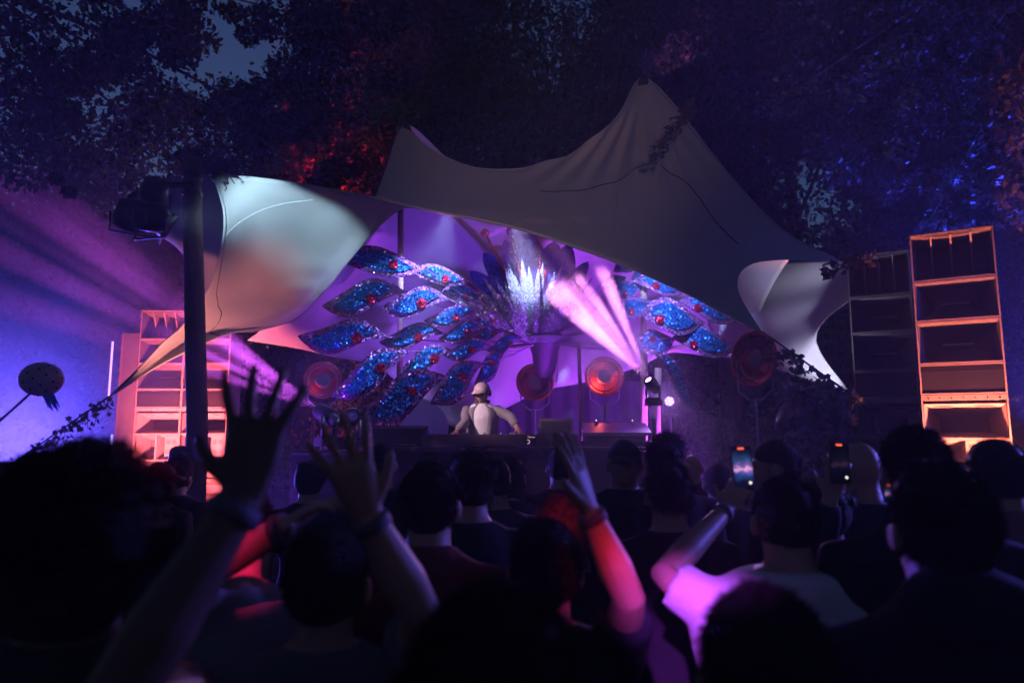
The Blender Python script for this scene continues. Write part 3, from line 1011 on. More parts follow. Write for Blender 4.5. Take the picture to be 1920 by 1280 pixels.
# dark drape at the back of the stage
dr = B()
nd = 90
xa, xb = W(790, 800, 12.0).x, W(1260, 800, 12.0).x
zz = [DECK, 1.4, 2.2, W(0, 715, 12).z]
dr.add([(xa + (xb - xa) * i / nd, 12.0 + .06 * math.sin(i * .9) + .03 * math.sin(i * .37), z) for z in zz for i in range(nd + 1)],
       [(r * (nd + 1) + i, r * (nd + 1) + i + 1, (r + 1) * (nd + 1) + i + 1, (r + 1) * (nd + 1) + i) for r in range(3) for i in range(nd)])
do = build('back_drape', dr, M_DRAPE, None, True)
tag(do, 'dark pleated drape hanging behind the stage', 'curtain')
rd = W(785, 790, 11.0)
hoop = empty('round_prop', (rd.x, 11.0, DECK), 'dark round board half hidden behind the lowest feather', 'prop')
build('disc', B().lathe((rd.x, 11.0, rd.z - .1), (0, -1, 0), [(0, .48), (.03, .48), (.035, .46), (.035, .001)], 40), M_BLACK, hoop)
build('easel', B().tube([(rd.x - .2, 11.08, DECK), (rd.x, 11.04, rd.z - .1)], .015, 6).tube([(rd.x + .2, 11.08, DECK), (rd.x, 11.04, rd.z - .1)], .015, 6), M_WOOD, hoop)

# perforated ball lamp at far left
bp_ = W(78, 711, 6.6)
ball = empty('perforated_ball', W(55, 733, 6.6), 'dark perforated ball on a slanting pole with blue ribbons', 'ornament')
rb = 36 * px(6.6)
build('ball', B().ell(bp_, (rb, rb, rb * .9), 32, 20), mat('ball_skin', (.35, .30, .30), .35, var=.3, scale=14, spec=.6), ball, True)
for i in range(46):
    a = i * 2.39996
    z = 1 - 2 * (i + .5) / 46
    d = Vector((math.cos(a) * math.sqrt(1 - z * z), math.sin(a) * math.sqrt(1 - z * z), z))
    if d.y > .35: continue
    s = bp_ + Vector((d.x * rb, d.y * rb, d.z * rb * .9))
    build('hole', B().lathe(s - d * .006, d, [(0, .013), (.009, .012), (.0091, .001)], 10), M_BLACK, ball)
build('pole', B().tube([bp_ + Vector((-.04, 0, -.08)), W(-40, 824, 6.5), W(-140, 930, 6.4), Vector((W(-200, 960, 6.4).x, 6.4, 0))], .012, 8), M_WOOD, ball)
rbm = mat('blue_ribbon', (.02, .16, .8), .3, var=.4)
for k in range(7):
    a = W(80 + k * 3, 738, 6.55)
    e = W(92 + k * 3.4, 762 + 3 * (k % 3), 6.5)
    build('ribbon', B().add([a + Vector((-.012, 0, 0)), a + Vector((.012, .01, 0)), e + Vector((.016, -.02, 0)), e + Vector((-.008, 0, -.01))], [(0, 1, 2, 3)]), rbm, ball)

# ------------------------------------------------------------------ the working lights, with some unseen lamps assumed or added for effect
P_mh = W(597, 768, 9.2)
beamsL = []
for (tu, tv, dg, pw) in ((0, 285, 6.5, 30000), (0, 350, 6.0, 52000), (0, 410, 3.0, 26000), (0, 470, 5.5, 34000), (0, 560, 6.5, 16000)):
    beamsL.append((W(tu, tv, 10.4), dg, pw))
moving_head(P_mh, W(0, 400, 10.4), (.75, .10, 1.0), beamsL, 'black beam light throwing magenta rays to upper left', 8, DECK)
P_mr = W(1216, 712, 8.3)
beamsR = [(W(1056, 553, 7.5), 13, 110000), (W(1106, 556, 7.5), 7.5, 100000), (W(1150, 556, 7.6), 6.5, 76000)]
moving_head(P_mr, W(1090, 555, 7.5), (1.0, .30, .88), beamsR, 'beam light throwing a thick pink ray over the stage', 12, DECK, .62)
mh3 = moving_head(W(662, 778, 9.0), W(720, 730, 8.0), (.3, .3, 1.0), [], 'unlit beam light tilted up beside the magenta one', .02, DECK)
# small led par seen lit from the front
pl_ = W(1255, 752, 9.0)
lp = par_can(pl_, W(1180, 860, 4.0), (.6, .28, 1.0), 450, 'small lit LED lamp beside the hanging feather', 84, .7, .075, DECK, lit=.5)
for i in range(7):
    d = (W(1180, 860, 4.0) - pl_).normalized()
    a = d.orthogonal().normalized(); c = d.cross(a)
    q = pl_ + d * .0 + ((a * math.cos(i * 1.047) + c * math.sin(i * 1.047)) * .042 if i else Vector((0, 0, 0)))
    build('led', B().ell(q, (.013, .013, .013), 8, 6), glow('led_white', (.9, .7, 1.0), 3.0), lp)
# cluster on the mast
par_can(W(296, 408, 5.7), W(560, 408, 7.8), (.50, .80, 1.0), 380, 'black lamp on the mast lighting the cloth pale blue', 46, .85, .13, group='lamps clamped to the mast', lit=.1)
for i, (u, v, Y, tu, tv, r, lab) in enumerate(((248, 418, 6.2, 190, 700, .17, 'large black lamp hood hanging left of the mast'), (285, 372, 6.4, 200, 640, .13, 'black lamp body above the large hood'), (318, 425, 6.5, 420, 760, .13, 'black lamp close against the mast'))):
    p = W(u, v, Y)
    if i == 2:
        par_can(p, W(920, 780, 8.3), (1.0, .62, .74), 800, lab, 13, .6, r, group='lamps clamped to the mast', lit=.05)
    else:
        par_can(p, W(tu, tv, Y + .8), (.3, .2, .9), 1, lab, 40, .5, r, group='lamps clamped to the mast', lit=.0)
# unseen floor lamps in front of the stacks
LS = W(330, 800, 9.6)
rl = par_can((LS.x - .25, 9.1, .75), (LS.x - .1, 10.6, 2.1), (1.0, .14, .16), 3600, 'assumed red floor lamp in front of the left speakers', 84, .8, .12, .0)  # source not visible, assumed from the red light on the cabinets
build('added_light_flag', B().box((LS.x - .10, 9.25, .9), (.008, .30, .56)), M_BLACK, rl)  # board added to keep the red spill off the back membrane
par_can(W(338, 850, 6.75), W(372, 610, 7.9), (1.0, .30, .26), 330, 'added salmon lamp before the mast below the tent corner', 60, 1.0, .1, .0)  # unseen lamp added to warm the lower left membrane
ol = par_can((4.11, 5.74, 1.02), (4.13, 6.25, 2.1), (1.0, .21, .13), 1300, 'assumed orange lamp on a low stand before the right speakers', 76, .8, .12, .0)  # unseen uplight, assumed from the orange cabinet edges
build('added_light_flag', B().box((3.90, 5.84, 1.2), (.012, .5, .9)), M_BLACK, ol)  # board added to shade the ivy and the second stack
# blue washes
par_can((5.9, 4.3, 3.2), (3.95, 6.6, 2.7), (.04, .06, 1.0), 190, 'added deep blue lamp tinting the right speakers', 50, .9, .12, .0)  # unseen lamp added to turn the cabinet insides blue
par_can((7.2, 8.9, 1.4), (5.2, 7.8, 4.6), (.03, .05, 1.0), 3800, 'assumed blue wash lamp on a stand right of the speakers', 52, .9, .14, .0)  # out of view, assumed from the blue haze and leaves
par_can((-9.2, 13.2, 1.0), (-7.4, 9.6, 1.8), (.13, .08, 1.0), 7000, 'assumed blue lamp behind the smoke at far left', 84, .9, .14, .0)  # unseen, assumed from the glow of the smoke bank
# purple wash of the stage from unseen, assumed lamps
par_can((-3.4, 8.2, .85), (0.2, 11.0, 3.4), (.24, .06, 1.0), 900, 'assumed purple floor lamp at the left of the stage', 95, .9, .12, DECK)
par_can((2.6, 8.6, .85), (0.6, 11.0, 3.4), (.40, .06, 1.0), 1700, 'assumed purple floor lamp at the right of the stage', 95, .9, .12, DECK)
# lamps added out of sight to brighten the peacock and right membrane
par_can(W(850, 378, 8.5), (-1.6, 9.6, 2.9), (.40, .46, 1.0), 800, 'added pale violet lamp hidden under the left tent slope', 60, .8, .12, name='added_par_can')
par_can(W(1165, 436, 7.7), (2.2, 9.2, 3.2), (.36, .40, 1.0), 480, 'added pale violet lamp hidden under the right tent slope', 56, .8, .12, name='added_par_can')
par_can(W(1478, 775, 7.35), W(1555, 585, 7.7), (.68, .68, 1.0), 120, 'added pale lamp hidden behind the ivy to brighten the tent corner', 90, 1.0, .1, .0)
par_can(W(960, 402, 8.2), W(1005, 560, 9.6), (.45, .52, 1.0), 1600, 'added pale lamp hidden before the crown of the peacock', 36, .9, .12, name='added_par_can')
# red on the trees behind, its unseen lamps assumed
par_can((-3.7, 12.9, 4.2), W(680, 210, 15.2), (1.0, .01, .05), 16000, 'assumed red lamp on a tall stand under the trees', 46, .9, .12, .0)
par_can((-2.6, 11.9, .85), (-2.7, 14.0, 1.8), (1.0, .02, .08), 160, 'assumed red floor lamp behind the stage', 120, .8, .1, .0)
# unseen orange lamp assumed at the tree trunk
par_can((3.3, 11.2, .3), (3.95, 12.7, 2.9), (1.0, .33, .08), 420, 'assumed orange lamp at the foot of the leaning trunk', 34, .8, .12, .0)
par_can((5.3, 4.4, 2.7), (.2, 1.6, 1.6), (.14, .12, 1.0), 800, 'added blue violet lamp beside the crowd at right', 60, .8, .12, .0)  # off-view lamp added to give the crowd a blue rim
# unseen lamps behind the crowd
par_can((.2, -3.2, 4.6), (.2, 2.4, 1.2), (.34, .2, 1.0), 15, 'added dim violet fill lamp behind the crowd', 80, .9, .14, .0)  # added to lift the dark backs of the crowd
par_can((1.0, -1.7, 3.0), W(1160, 1050, 1.58), (1.0, .02, .10), 520, 'assumed magenta lamp on a stand behind the crowd', 3.0, .5, .12, .0)  # unseen narrow spot added to redden one raised arm
par_can((-.05, -1.5, 3.45), W(470, 1062, 1.85), (1.0, .02, .24), 1200, 'assumed red lamp in the middle behind the crowd', 3.0, .5, .12, .0)  # unseen narrow spot added to tint one person's neck pink
par_can((-.9, -1.6, 3.3), W(1062, 975, 2.6), (1.0, .03, .12), 800, 'assumed red lamp on the tallest stand behind the crowd', 2.6, .5, .12, .0)  # unseen narrow spot added to redden the curly hair
par_can((-.35, -1.8, 3.2), W(1296, 1165, 1.9), (.5, .07, 1.0), 2400, 'assumed violet lamp on a stand behind the crowd', 4.8, .4, .1, .0)  # unseen spot added to turn the white shirt violet
par_can((.9, -2.2, 3.0), (.9, 7.4, 4.5), (1.0, .62, .64), 900, 'added soft mauve fill lamp for the canopy behind the crowd', 32, 1.0, .12, .0)  # added to brighten the front canopy

# ------------------------------------------------------------------ trees


def leaf_cards(cent, rad, per, size, flat=1.0):
    """leaf faces round clump centres: returns V, F (two folded triangles as quads)"""
    cent = np.array(cent, float); rad = np.array(rad, float)
    k = np.repeat(np.arange(len(cent)), per)
    N = len(k)
    d = rng.normal(size=(N, 3)); d /= np.linalg.norm(d, axis=1)[:, None]
    r = rad[k] * rng.uniform(.25, 1.05, N) ** .6
    P = cent[k] + d * r[:, None] * np.array([1, 1, flat])
    # leaves of one clump hang roughly alike, each one turned a little
    a = rng.normal(size=(N, 3)) + np.array([0, 0, -.8]); a /= np.linalg.norm(a, axis=1)[:, None]
    b = rng.normal(size=(N, 3)); b -= a * (a * b).sum(1)[:, None]; b /= np.linalg.norm(b, axis=1)[:, None]
    c = np.cross(a, b)
    s = size * rng.uniform(.55, 1.25, N)[:, None]
    V = np.stack([P - a * s * .5, P + b * s * .34 + c * s * .1, P + a * s * .62, P - b * s * .34 + c * s * .1], 1).reshape(-1, 3)
    F = np.arange(4 * N).reshape(-1, 4)
    return V, F


def tree(name, base, height, spread, clumps, per, leaf, label, group, lean=(0, 0), tr=.22, m=M_LEAF, cent=None, crown_lo=.3, bark=M_BARK, rads=(.7, 1.5)):
    base = Vector(base)
    root = empty(name, base, label, 'tree', group)
    top = base + Vector((lean[0], lean[1], height * .8))
    mid = base.lerp(top, .45) + Vector((random.uniform(-.25, .25), 0, 0))
    pts = [base, base.lerp(mid, .5) + Vector((.05, 0, 0)), mid, mid.lerp(top, .5), top]
    to = build('trunk', B().tube(pts, [tr * 1.25, tr, tr * .8, tr * .5, tr * .15], 12), bark, root, True)
    cs, rs = [], []
    if cent is None:
        for i in range(clumps):
            z = height * (crown_lo + (1 - crown_lo) * random.random())
            t = (z / height - crown_lo) / (1 - crown_lo)
            R = spread * (math.sin(math.pi * min(1, .18 + t * .75))) ** .7
            a = random.uniform(0, 6.283); r = R * math.sqrt(random.random())
            cs.append((base.x + lean[0] * z / height + r * math.cos(a), base.y + lean[1] * z / height + r * math.sin(a), base.z + z))
            rs.append(random.uniform(*rads))
    else:
        for c, r in cent:
            cs.append(tuple(c)); rs.append(r)
    lb = B()
    for i in range(0, len(cs), max(1, len(cs) // (14 if cent is None else 6))):
        c = Vector(cs[i])
        f = max(.2, min(.95, (c.z - base.z) / height * .75)) if cent is None else .93
        s0 = pts[min(4, int(f * 4))].lerp(pts[min(4, int(f * 4) + 1)], f * 4 - int(f * 4))
        lb.tube([s0, s0.lerp(c, .5) + Vector((0, 0, .2)), c], [tr * .22, tr * .12, .008], 6)
    build('limbs', lb, bark, to, True)
    V, F = leaf_cards(cs, rs, per, leaf, .75)
    fast_mesh('crown', V, F, m, root, wloc(root))
    return root


GB = 'trees behind the tent'
# row behind the tent
for i, (u, Y, h, sp, cl) in enumerate(((-150, 15, 8.0, 3.6, 46), (130, 17, 8.6, 3.2, 36), (360, 15, 8.0, 3.0, 44), (720, 15.5, 12.5, 2.7, 60), (860, 17, 15, 4.2, 70), (1080, 15.5, 15, 4.2, 76), (1500, 17, 15, 4.6, 76), (1800, 15, 15, 4.4, 70), (2120, 13, 14, 4.4, 64))):
    p = W(u, 900, Y)
    lab = ['leafy tree at the far left edge behind the smoke', 'open crowned tree with sky gaps at upper left', 'tall tree behind the mast', 'red lit tree above the left tent edge', 'dark tall tree behind the tent saddle',
           'dark tree behind the high tent peak', 'dark tree right of the tent peak', 'dark tree behind the right speakers', 'dark tree at the far right edge'][i]
    tree('broadleaf_tree', (p.x, Y, 0), h, sp, cl, 480, .135, lab, GB, tr=.25, crown_lo=.22 if u > 500 else .3)
for i, (u, Y, h, sp, cl) in enumerate(((-420, 24, 10, 5.5, 70), (200, 26, 10, 5, 50), (760, 25, 19, 5.5, 110), (1300, 25, 20, 5.5, 110), (1750, 24, 20, 5.5, 110), (2300, 22, 20, 5.5, 90))):
    p = W(u, 900, Y)
    lab = ['far tree beyond the smoke at left', 'far tree seen through the gaps at upper left', 'far tree above the saddle of the tent', 'far tree above the right tent slope', 'far tree at upper right', 'far tree beyond the right edge'][i]
    tree('broadleaf_tree', (p.x, Y, 0), h, sp, cl, 200, .34, lab, 'far trees', tr=.3, crown_lo=.1, rads=(1.0, 2.0))

# leaning trunk lit orange at right of the stage
b0, b1 = W(1372, 860, 13.0), W(1400, 330, 13.5)
tree('leaning_tree', (W(1385, 860, 12.6).x, 12.6, 0), 11, 2.0, 30, 170, .16, 'leaning tree with orange lit trunk beside the tent edge', GB, lean=(.1, 1.0), tr=.21, crown_lo=.62)
# branch crossing, orange, above the canopy's right slope
# near beech at right, its twigs lit blue
cent = []
for (u, v, Y, r) in ((1700, 120, 8.2, .35), (1660, 60, 8.6, .3), (1750, 210, 8.0, .4), (1790, 150, 7.8, .35), (1840, 80, 7.6, .4), (1890, 250, 7.2, .4), (1820, 300, 7.6, .4), (1760, 330, 8.0, .3), (1720, 300, 8.2, .3),
                     (1880, 380, 7.2, .3), (1700, 230, 8.4, .3), (1640, 160, 8.8, .35), (1900, 160, 7.0, .4), (1600, 230, 9.2, .4), (1560, 300, 9.4, .35), (1780, 400, 8.2, .22), (1620, 300, 9.2, .35), (1670, 340, 9, .3),
                     (1860, 20, 7.4, .5), (1740, 20, 8, .5), (1560, 40, 9, .5), (1460, 60, 9.4, .5), (1380, 40, 9.5, .5), (1300, 60, 9.3, .45), (1250, 120, 9, .3), (1480, 160, 9.5, .5), (1400, 130, 9.5, .4), (1550, 130, 9.4, .5), (1960, 320, 7, .5), (1990, 200, 7, .6)):
    for k in range(4):
        c = W(u + random.uniform(-45, 45), v + random.uniform(-40, 40), Y + random.uniform(-.5, .5))
        cent.append((c, r * random.uniform(.5, 1.0)))
tree('beech_tree', (7.8, 7.6, 0), 11.0, 3, 0, 70, .085, 'near beech with hanging twigs lit blue at upper right', None, lean=(-.6, -.4), tr=.22, m=M_LEAF2, cent=cent)
# near crown at the upper left, hanging over the mast
cent = []
for (u, v, Y, r) in ((60, 40, 8, .8), (40, 160, 8, .7), (140, 150, 8.2, .5), (40, 270, 8, .5), (260, 210, 8.8, .6), (330, 170, 9, .5), (360, 240, 9, .6), (470, 260, 9.2, .5), (250, 290, 8.6, .45), (120, 260, 8.2, .4),
                     (560, 30, 9.6, .6), (300, 60, 9, .5), (350, 30, 9, .45), (620, 60, 9.8, .6), (540, 270, 9.6, .5), (390, 300, 9.4, .4), (600, 240, 9.8, .5), (700, 40, 10, .7), (240, 30, 8.8, .45), (270, 110, 8.8, .45), (330, 110, 9, .4), (510, 170, 9.5, .4), (480, 30, 9.6, .3), (180, 130, 8.4, .35), (560, 130, 9.7, .4), (110, 310, 7.6, .12), (130, 360, 7.5, .08), (105, 335, 7.5, .07), (440, 215, 9.4, .35), (-60, 100, 8, .9), (-80, 250, 8, .7), (700, 160, 10, .6), (650, 300, 10, .4)):
    for k in range(4 if r > .2 else 1):
        q = 0 if r < .2 else 45
        c = W(u + random.uniform(-q, q), v + random.uniform(-q, q), Y + random.uniform(-.4, .4))
        cent.append((c, r * random.uniform(.6, 1.0)))
tree('linden_tree', (-9.0, 7.6, 0), 11.0, 3, 0, 230, .085, 'near dark linden overhanging the mast at upper left', None, lean=(.8, .2), tr=.24, m=M_LEAF, cent=cent)


for i, (x, y, lx, ly) in enumerate(((-5.5, -2.5, 2.5, 5.0), (4.8, -3.0, -1.5, 6.0))):
    tree('forest_oak', (x, y, 0), 13.5, 5.2, 60, 120, .34, ['tall oak left behind the crowd with a crown overhead', 'tall oak right behind the crowd with a crown overhead'][i], None, lean=(lx, ly), tr=.3, crown_lo=.74, rads=(1.2, 1.9))


# the wood beyond
cs = [(random.uniform(-34, 34), random.uniform(28.2, 29.8), random.uniform(0, 9)) for i in range(420)]
V, F = leaf_cards(cs, [1.7] * len(cs), 40, .8)
wd = fast_mesh('far_wood', V, F, M_LEAF)
tag(wd, 'dark mass of wood beyond the tent', 'wood', kind='stuff')


def twig(u, v, du, dv, Y, n, label, s=.075):
    a, c = W(u, v, Y), W(u + du, v + dv, Y)
    root = empty('hanging_twig', a, label, 'twig')
    build('stem', B().tube([a, a.lerp(c, .5) + Vector((.02, 0, -.02)), c], [.012, .008, .003], 5), M_BARK, root)
    pts = [a.lerp(c, random.random()) for i in range(n)]
    V, F = leaf_cards(pts, [.09] * n, 4, s)
    fast_mesh('leaves', V, F, M_LEAF2, root, wloc(root))


twig(1300, 195, -75, 100, 6.8, 30, 'dark leafy twig hanging over the tent peak')
twig(1640, 480, -90, 30, 6.1, 22, 'small leafy twig sticking out beside the unlit speakers')
# undergrowth behind the stage
for i, (u, Y, w_, z1) in enumerate(((470, 13.2, 1.0, 2.6), (590, 13.0, 1.1, 2.6), (710, 13.0, 1.1, 2.5), (1290, 12.6, .9, 2.9), (1440, 11.5, 1.2, 2.4), (1560, 10.8, 1.1, 2.2))):
    p = W(u, 800, Y)
    root = empty('shrub', (p.x, Y, 0), ['red tinged shrub behind the left speakers', 'red tinged shrub behind the leftmost dish lamp', 'red tinged shrub behind the lower feathers', 'yellow lit shrub beside the orange trunk', 'dark shrub behind the tilted dish lamp', 'dark shrub below the right tent corner'][i], 'shrub', 'undergrowth behind the stage')
    st_ = B()
    cs = [(p.x + random.uniform(-w_, w_), Y + random.uniform(-.5, .5), random.uniform(.4, z1)) for k in range(22)]
    for c in cs[::3]:
        st_.tube([(p.x, Y, 0), c], [.025, .006], 5)
    build('stems', st_, M_BARK, root)
    V, F = leaf_cards(cs, [.38] * 22, 90, .10)
    fast_mesh('foliage', V, F, M_LEAF, root, wloc(root))

# ------------------------------------------------------------------ people


def lerp(a, b, t):
    return a + (b - a) * t


def hand_shapes(b, w, d, nrm, side, spread=.12, curl=.15, s=1.0, thumb=.9):
    """palm, four fingers and a thumb from wrist w along d; nrm points out of the palm"""
    d = d.normalized()
    nrm = (nrm - d * nrm.dot(d)).normalized()
    lat = d.cross(nrm).normalized() * side          # towards the thumb
    rings = []
    for t, wd, th in ((-.015, .026, .019), (.02, .033, .018), (.06, .041, .016), (.095, .041, .013), (.104, .036, .009)):
        c = w + d * t * s
        rings.append([c + (lat * math.cos(k * math.pi / 6) * wd + nrm * math.sin(k * math.pi / 6) * th) * s for k in range(12)])
    b.loft(rings)
    for i, (o, L) in enumerate(((.032, .088), (.0108, .100), (-.0108, .094), (-.032, .074))):
        dirn = (d + lat * (o / .03) * spread).normalized()
        q = w + d * .096 * s + lat * o * s
        pts, rad = [q - dirn * .02 * s], [.0095 * s]
        cu = curl * (1 + .35 * (i % 2))
        for j, (f, r) in enumerate(((.42, .0088), (.32, .0080), (.26, .0062))):
            dirn = (dirn + nrm * cu * (.6 + .4 * j)).normalized()
            q = q + dirn * L * f * s
            pts.append(q.copy()); rad.append(r * s)
        b.tube(pts, rad, 8)
    dirn = (lat * thumb + d * .75 + nrm * .15).normalized()
    q = w + d * .022 * s + lat * .022 * s
    pts, rad = [q - dirn * .01, q + dirn * .03 * s], [.014 * s, .013 * s]
    q = q + dirn * .03 * s
    for f, r in ((.032, .0105), (.026, .008)):
        dirn = (dirn + d * .35).normalized()
        q = q + dirn * f * s
        pts.append(q.copy()); rad.append(r * s)
    b.tube(pts, rad, 8)


def soften(o, voxel, it=6):
    r = o.modifiers.new('skin', 'REMESH'); r.mode = 'VOXEL'; r.voxel_size = voxel; r.use_smooth_shade = True
    s = o.modifiers.new('smooth', 'SMOOTH'); s.iterations = it; s.factor = .5
    return o


HAIRM = {'black': mat('hair_black', (.022, .018, .018), .6, var=.5, scale=60, spec=.35, bump=1.0, bscale=150), 'brown': mat('hair_brown', (.035, .022, .014), .7, var=.5, scale=60, spec=.25, bump=1.0, bscale=150),
         'fair': mat('hair_fair', (.10, .07, .045), .7, var=.5, scale=60, spec=.25, bump=1.0, bscale=150)}


def person(u, vtop, Y, label, yaw=0.0, H=None, hw=1.0, hair='short', hcol='black', shirt=(.02, .02, .025), arms=(), voxel=.013, skin=M_SKIN, z0=0.0, sleeves='short', lookup=0.0, cap=None, shirt2=None, facing=False, lean=0.0, hs=1.0, strands=700, collar=False, turn=0.0, nod=0.0, hood=False, loose=.012):
    top = W(u, vtop, Y)
    H = top.z - z0
    s = H / 1.722
    root = empty('person', (top.x, top.y, z0), label, 'person', None, yaw)
    Rinv = Matrix.Rotation(-yaw, 3, 'Z')

    def loc(P):
        return Rinv @ (Vector(P) - Vector((top.x, top.y, z0)))

    body = B(); cloth = B(); trous = B()
    hd = Vector((0, .018, 1.598)) * s
    k = .97 * hs
    ht = 0 if hair in ('bald', 'buzz') else .012

    # head: skull, jaw, nose, brow, ears, lips
    Rh = Matrix.Rotation(turn, 3, 'Z') @ Matrix.Rotation(nod, 3, 'X')

    def hp(x, y, z): return hd + Rh @ Vector((x, y, z)) * k
    body.ell(hp(0, -.008, .012), (.078 * k, .098 * k, .105 * k), 20, 14, Rh)
    body.ell(hp(0, .022, -.055), (.056 * k, .068 * k, .062 * k), 16, 10, Rh)
    body.ell(hp(0, .055, -.088), (.030 * k, .026 * k, .024 * k), 12, 8, Rh)
    body.ell(hp(0, .085, -.014), (.013 * k, .018 * k, .028 * k), 10, 8, Rh)
    body.ell(hp(0, .098, -.028), (.016 * k, .016 * k, .011 * k), 10, 8, Rh)
    body.ell(hp(0, .080, .022), (.05 * k, .016 * k, .013 * k), 12, 8, Rh)
    body.ell(hp(0, .082, -.060), (.024 * k, .012 * k, .011 * k), 10, 8, Rh)
    for sx in (-1, 1):
        body.ell(hp(sx * .088, -.008, -.014), (.013 * k, .021 * k, .034 * k), 10, 8, Rh)
        body.ell(hp(sx * .035, .07, -.03), (.022 * k, .02 * k, .02 * k), 10, 8, Rh)
    # neck
    body.tube([Vector((0, -.02, 1.40)) * s, Vector((0, -.012, 1.48)) * s, hd + Vector((0, -.005, -.04))], [.070 * s, .062 * s, .060 * s], 14)

    def torso(b, g, top_z=1.475):
        rr = []
        for z, rx, ry, yo in ((.86, .165, .115, 0), (.95, .168, .12, 0), (1.08, .148, .108, .005), (1.2, .160, .115, .005), (1.31, .178, .118, 0), (1.38, .182, .105, -.005), (1.425, .158, .088, -.012), (1.458, .112, .075, -.016), (top_z + .012, .072, .066, -.018)):
            rr.append([Vector((math.cos(a) * (rx * hw + g), math.sin(a) * (ry + g) + yo + lean * (z - .9), z)) * s for a in [2 * math.pi * q / 24 for q in range(24)]])
        b.loft(rr)

    torso(body, -.006)
    torso(cloth, loose, 1.47)
    if hood:
        cloth.ell(Vector((0, -.055, 1.475)) * s, (.125 * s, .085 * s, .075 * s), 16, 10)
        cloth.ell(Vector((0, -.03, 1.5)) * s, (.085 * s, .075 * s, .05 * s), 16, 10)
    if collar:
        cloth.tube([Vector((math.cos(a) * .068, math.sin(a) * .062 - .014, 1.485 - .01 * math.sin(a))) * s for a in [2 * math.pi * q / 16 for q in range(17)]], .016 * s, 8)
    # arms
    bands = []
    given = {a['side']: a for a in arms}
    for sd in (-1, 1):
        sh = Vector((sd * .178 * hw, -.005, 1.395)) * s
        if sd in given:
            a = given[sd]
            el, wr, tip = loc(W(*a['elbow'])), loc(W(*a['wrist'])), loc(W(*a['tip']))
            nrm = Rinv @ Vector(a.get('palm', (0, 1, 0)))
            hand = dict(spread=a.get('spread', .12), curl=a.get('curl', .12), s=a.get('hs', 1.0), thumb=a.get('thumb', .9))
            thumb = a.get('thumb_side', 1)
            sl = a.get('sleeve', sleeves)
        else:
            sw = random.uniform(-.05, .08)
            el = Vector((sd * .235 * hw, -.03 + sw, 1.10)) * s
            wr = Vector((sd * .24 * hw, .06 + sw * 2, .86)) * s
            tip = wr + Vector((0, .03, -.1))
            nrm = Vector((-sd, 0, 0)); hand = dict(spread=.02, curl=.3); thumb = sd
            sl = sleeves
        body.tube([sh + Vector((-sd * .05 * s, 0, .005)), sh, lerp(sh, el, .5), el, lerp(el, wr, .35), lerp(el, wr, .75), wr], [.05 * s, .056 * s, .047 * s, .038 * s, .041 * s, .031 * s, .026 * s], 12)
        hand_shapes(body, wr, tip - wr, nrm, thumb, **hand)
        if sd in given and sl != 'long' and z0 == 0:
            bands.append((lerp(el, wr, .93), (wr - el).normalized()))
        if sl == 'long':
            cloth.tube([sh + Vector((-sd * .06 * s, 0, .0)), sh, lerp(sh, el, .5), el, lerp(el, wr, .5), lerp(el, wr, .9)], [.062 * s, .074 * s, .066 * s, .055 * s, .052 * s, .042 * s], 12)
        elif sl == 'short':
            cloth.tube([sh + Vector((-sd * .06 * s, 0, .0)), sh, lerp(sh, el, .45), lerp(sh, el, .72)], [.06 * s, .073 * s, .068 * s, .07 * s], 12)
    for sd in (-1, 1):
        leg = [Vector((sd * .085, 0, .9)) * s, Vector((sd * .095, .01, .5)) * s, Vector((sd * .1, -.01, .09)) * s]
        body.tube(leg, [.085 * s, .056 * s, .04 * s], 12)
        body.ell(Vector((sd * .105, .06, .04)) * s, (.045 * s, .13 * s, .04 * s))
        trous.tube([leg[0] + Vector((0, 0, .03)), leg[0], leg[1], leg[2] + Vector((0, 0, -.02))], [.10 * s, .10 * s, .076 * s, .066 * s], 12)
    trous.ell(Vector((0, 0, .9)) * s, (.172 * s, .125 * s, .09 * s))
    bo = soften(build('body', body, skin, root, True, local=True), voxel, 3 if voxel < .006 else 5)
    cname = 'cloth_%.3f_%.3f_%.3f' % shirt
    cm = mat(cname, shirt, .85, var=.18, scale=9, bump=.5, bscale=11, spec=.2)
    co = soften(build('shirt', cloth, cm, root, True, local=True), .016, 6)
    soften(build('trousers', trous, mat('denim', (.02, .025, .04), .85, var=.3, bump=.3, bscale=12), root, True, local=True), .022, 4)
    if shirt2 is not None:
        o2 = B()
        for z, rx, ry in ((.98, .11, .13), (1.02, .14, .19), (1.2, .15, .21), (1.36, .13, .19), (1.41, .09, .14)):
            pass
    for bp0, bd0 in bands:
        build('wristband', B().lathe(bp0, bd0, [(-.012, .031 * s), (-.011, .0335 * s), (.011, .0325 * s), (.012, .030 * s)], 20), mat('band_cloth', (.12, .10, .14), .6), root, True, local=True)
    # hair
    hm = HAIRM[hcol]
    hb = B()
    if hair == 'buzz':
        hb.ell(hp(0, -.014, .036), (.0805 * k, .0985 * k, .088 * k), 20, 14, Rh)
        hb.ell(hp(0, -.044, -.01), (.068 * k, .060 * k, .07 * k), 16, 10, Rh)
        sl_, out = .008, .9
    elif hair == 'short':
        hb.ell(hp(0, -.016, .042), (.083 * k, .103 * k, .088 * k), 20, 14, Rh)
        hb.ell(hp(0, -.046, -.015), (.072 * k, .064 * k, .075 * k), 16, 10, Rh)
        sl_, out = .019, .35
    elif hair == 'mop':
        hb.ell(hp(0, -.016, .022), (.096 * k, .112 * k, .115 * k), 20, 14)
        for q in range(14):
            a = random.uniform(0, 6.28); e = random.uniform(.0, 1.4)
            hb.ell(hp(.08 * math.cos(a) * math.cos(e), -.02 + .09 * math.sin(a) * math.cos(e), .03 + .09 * math.sin(e)), (.04, .04, .035), 8, 6)
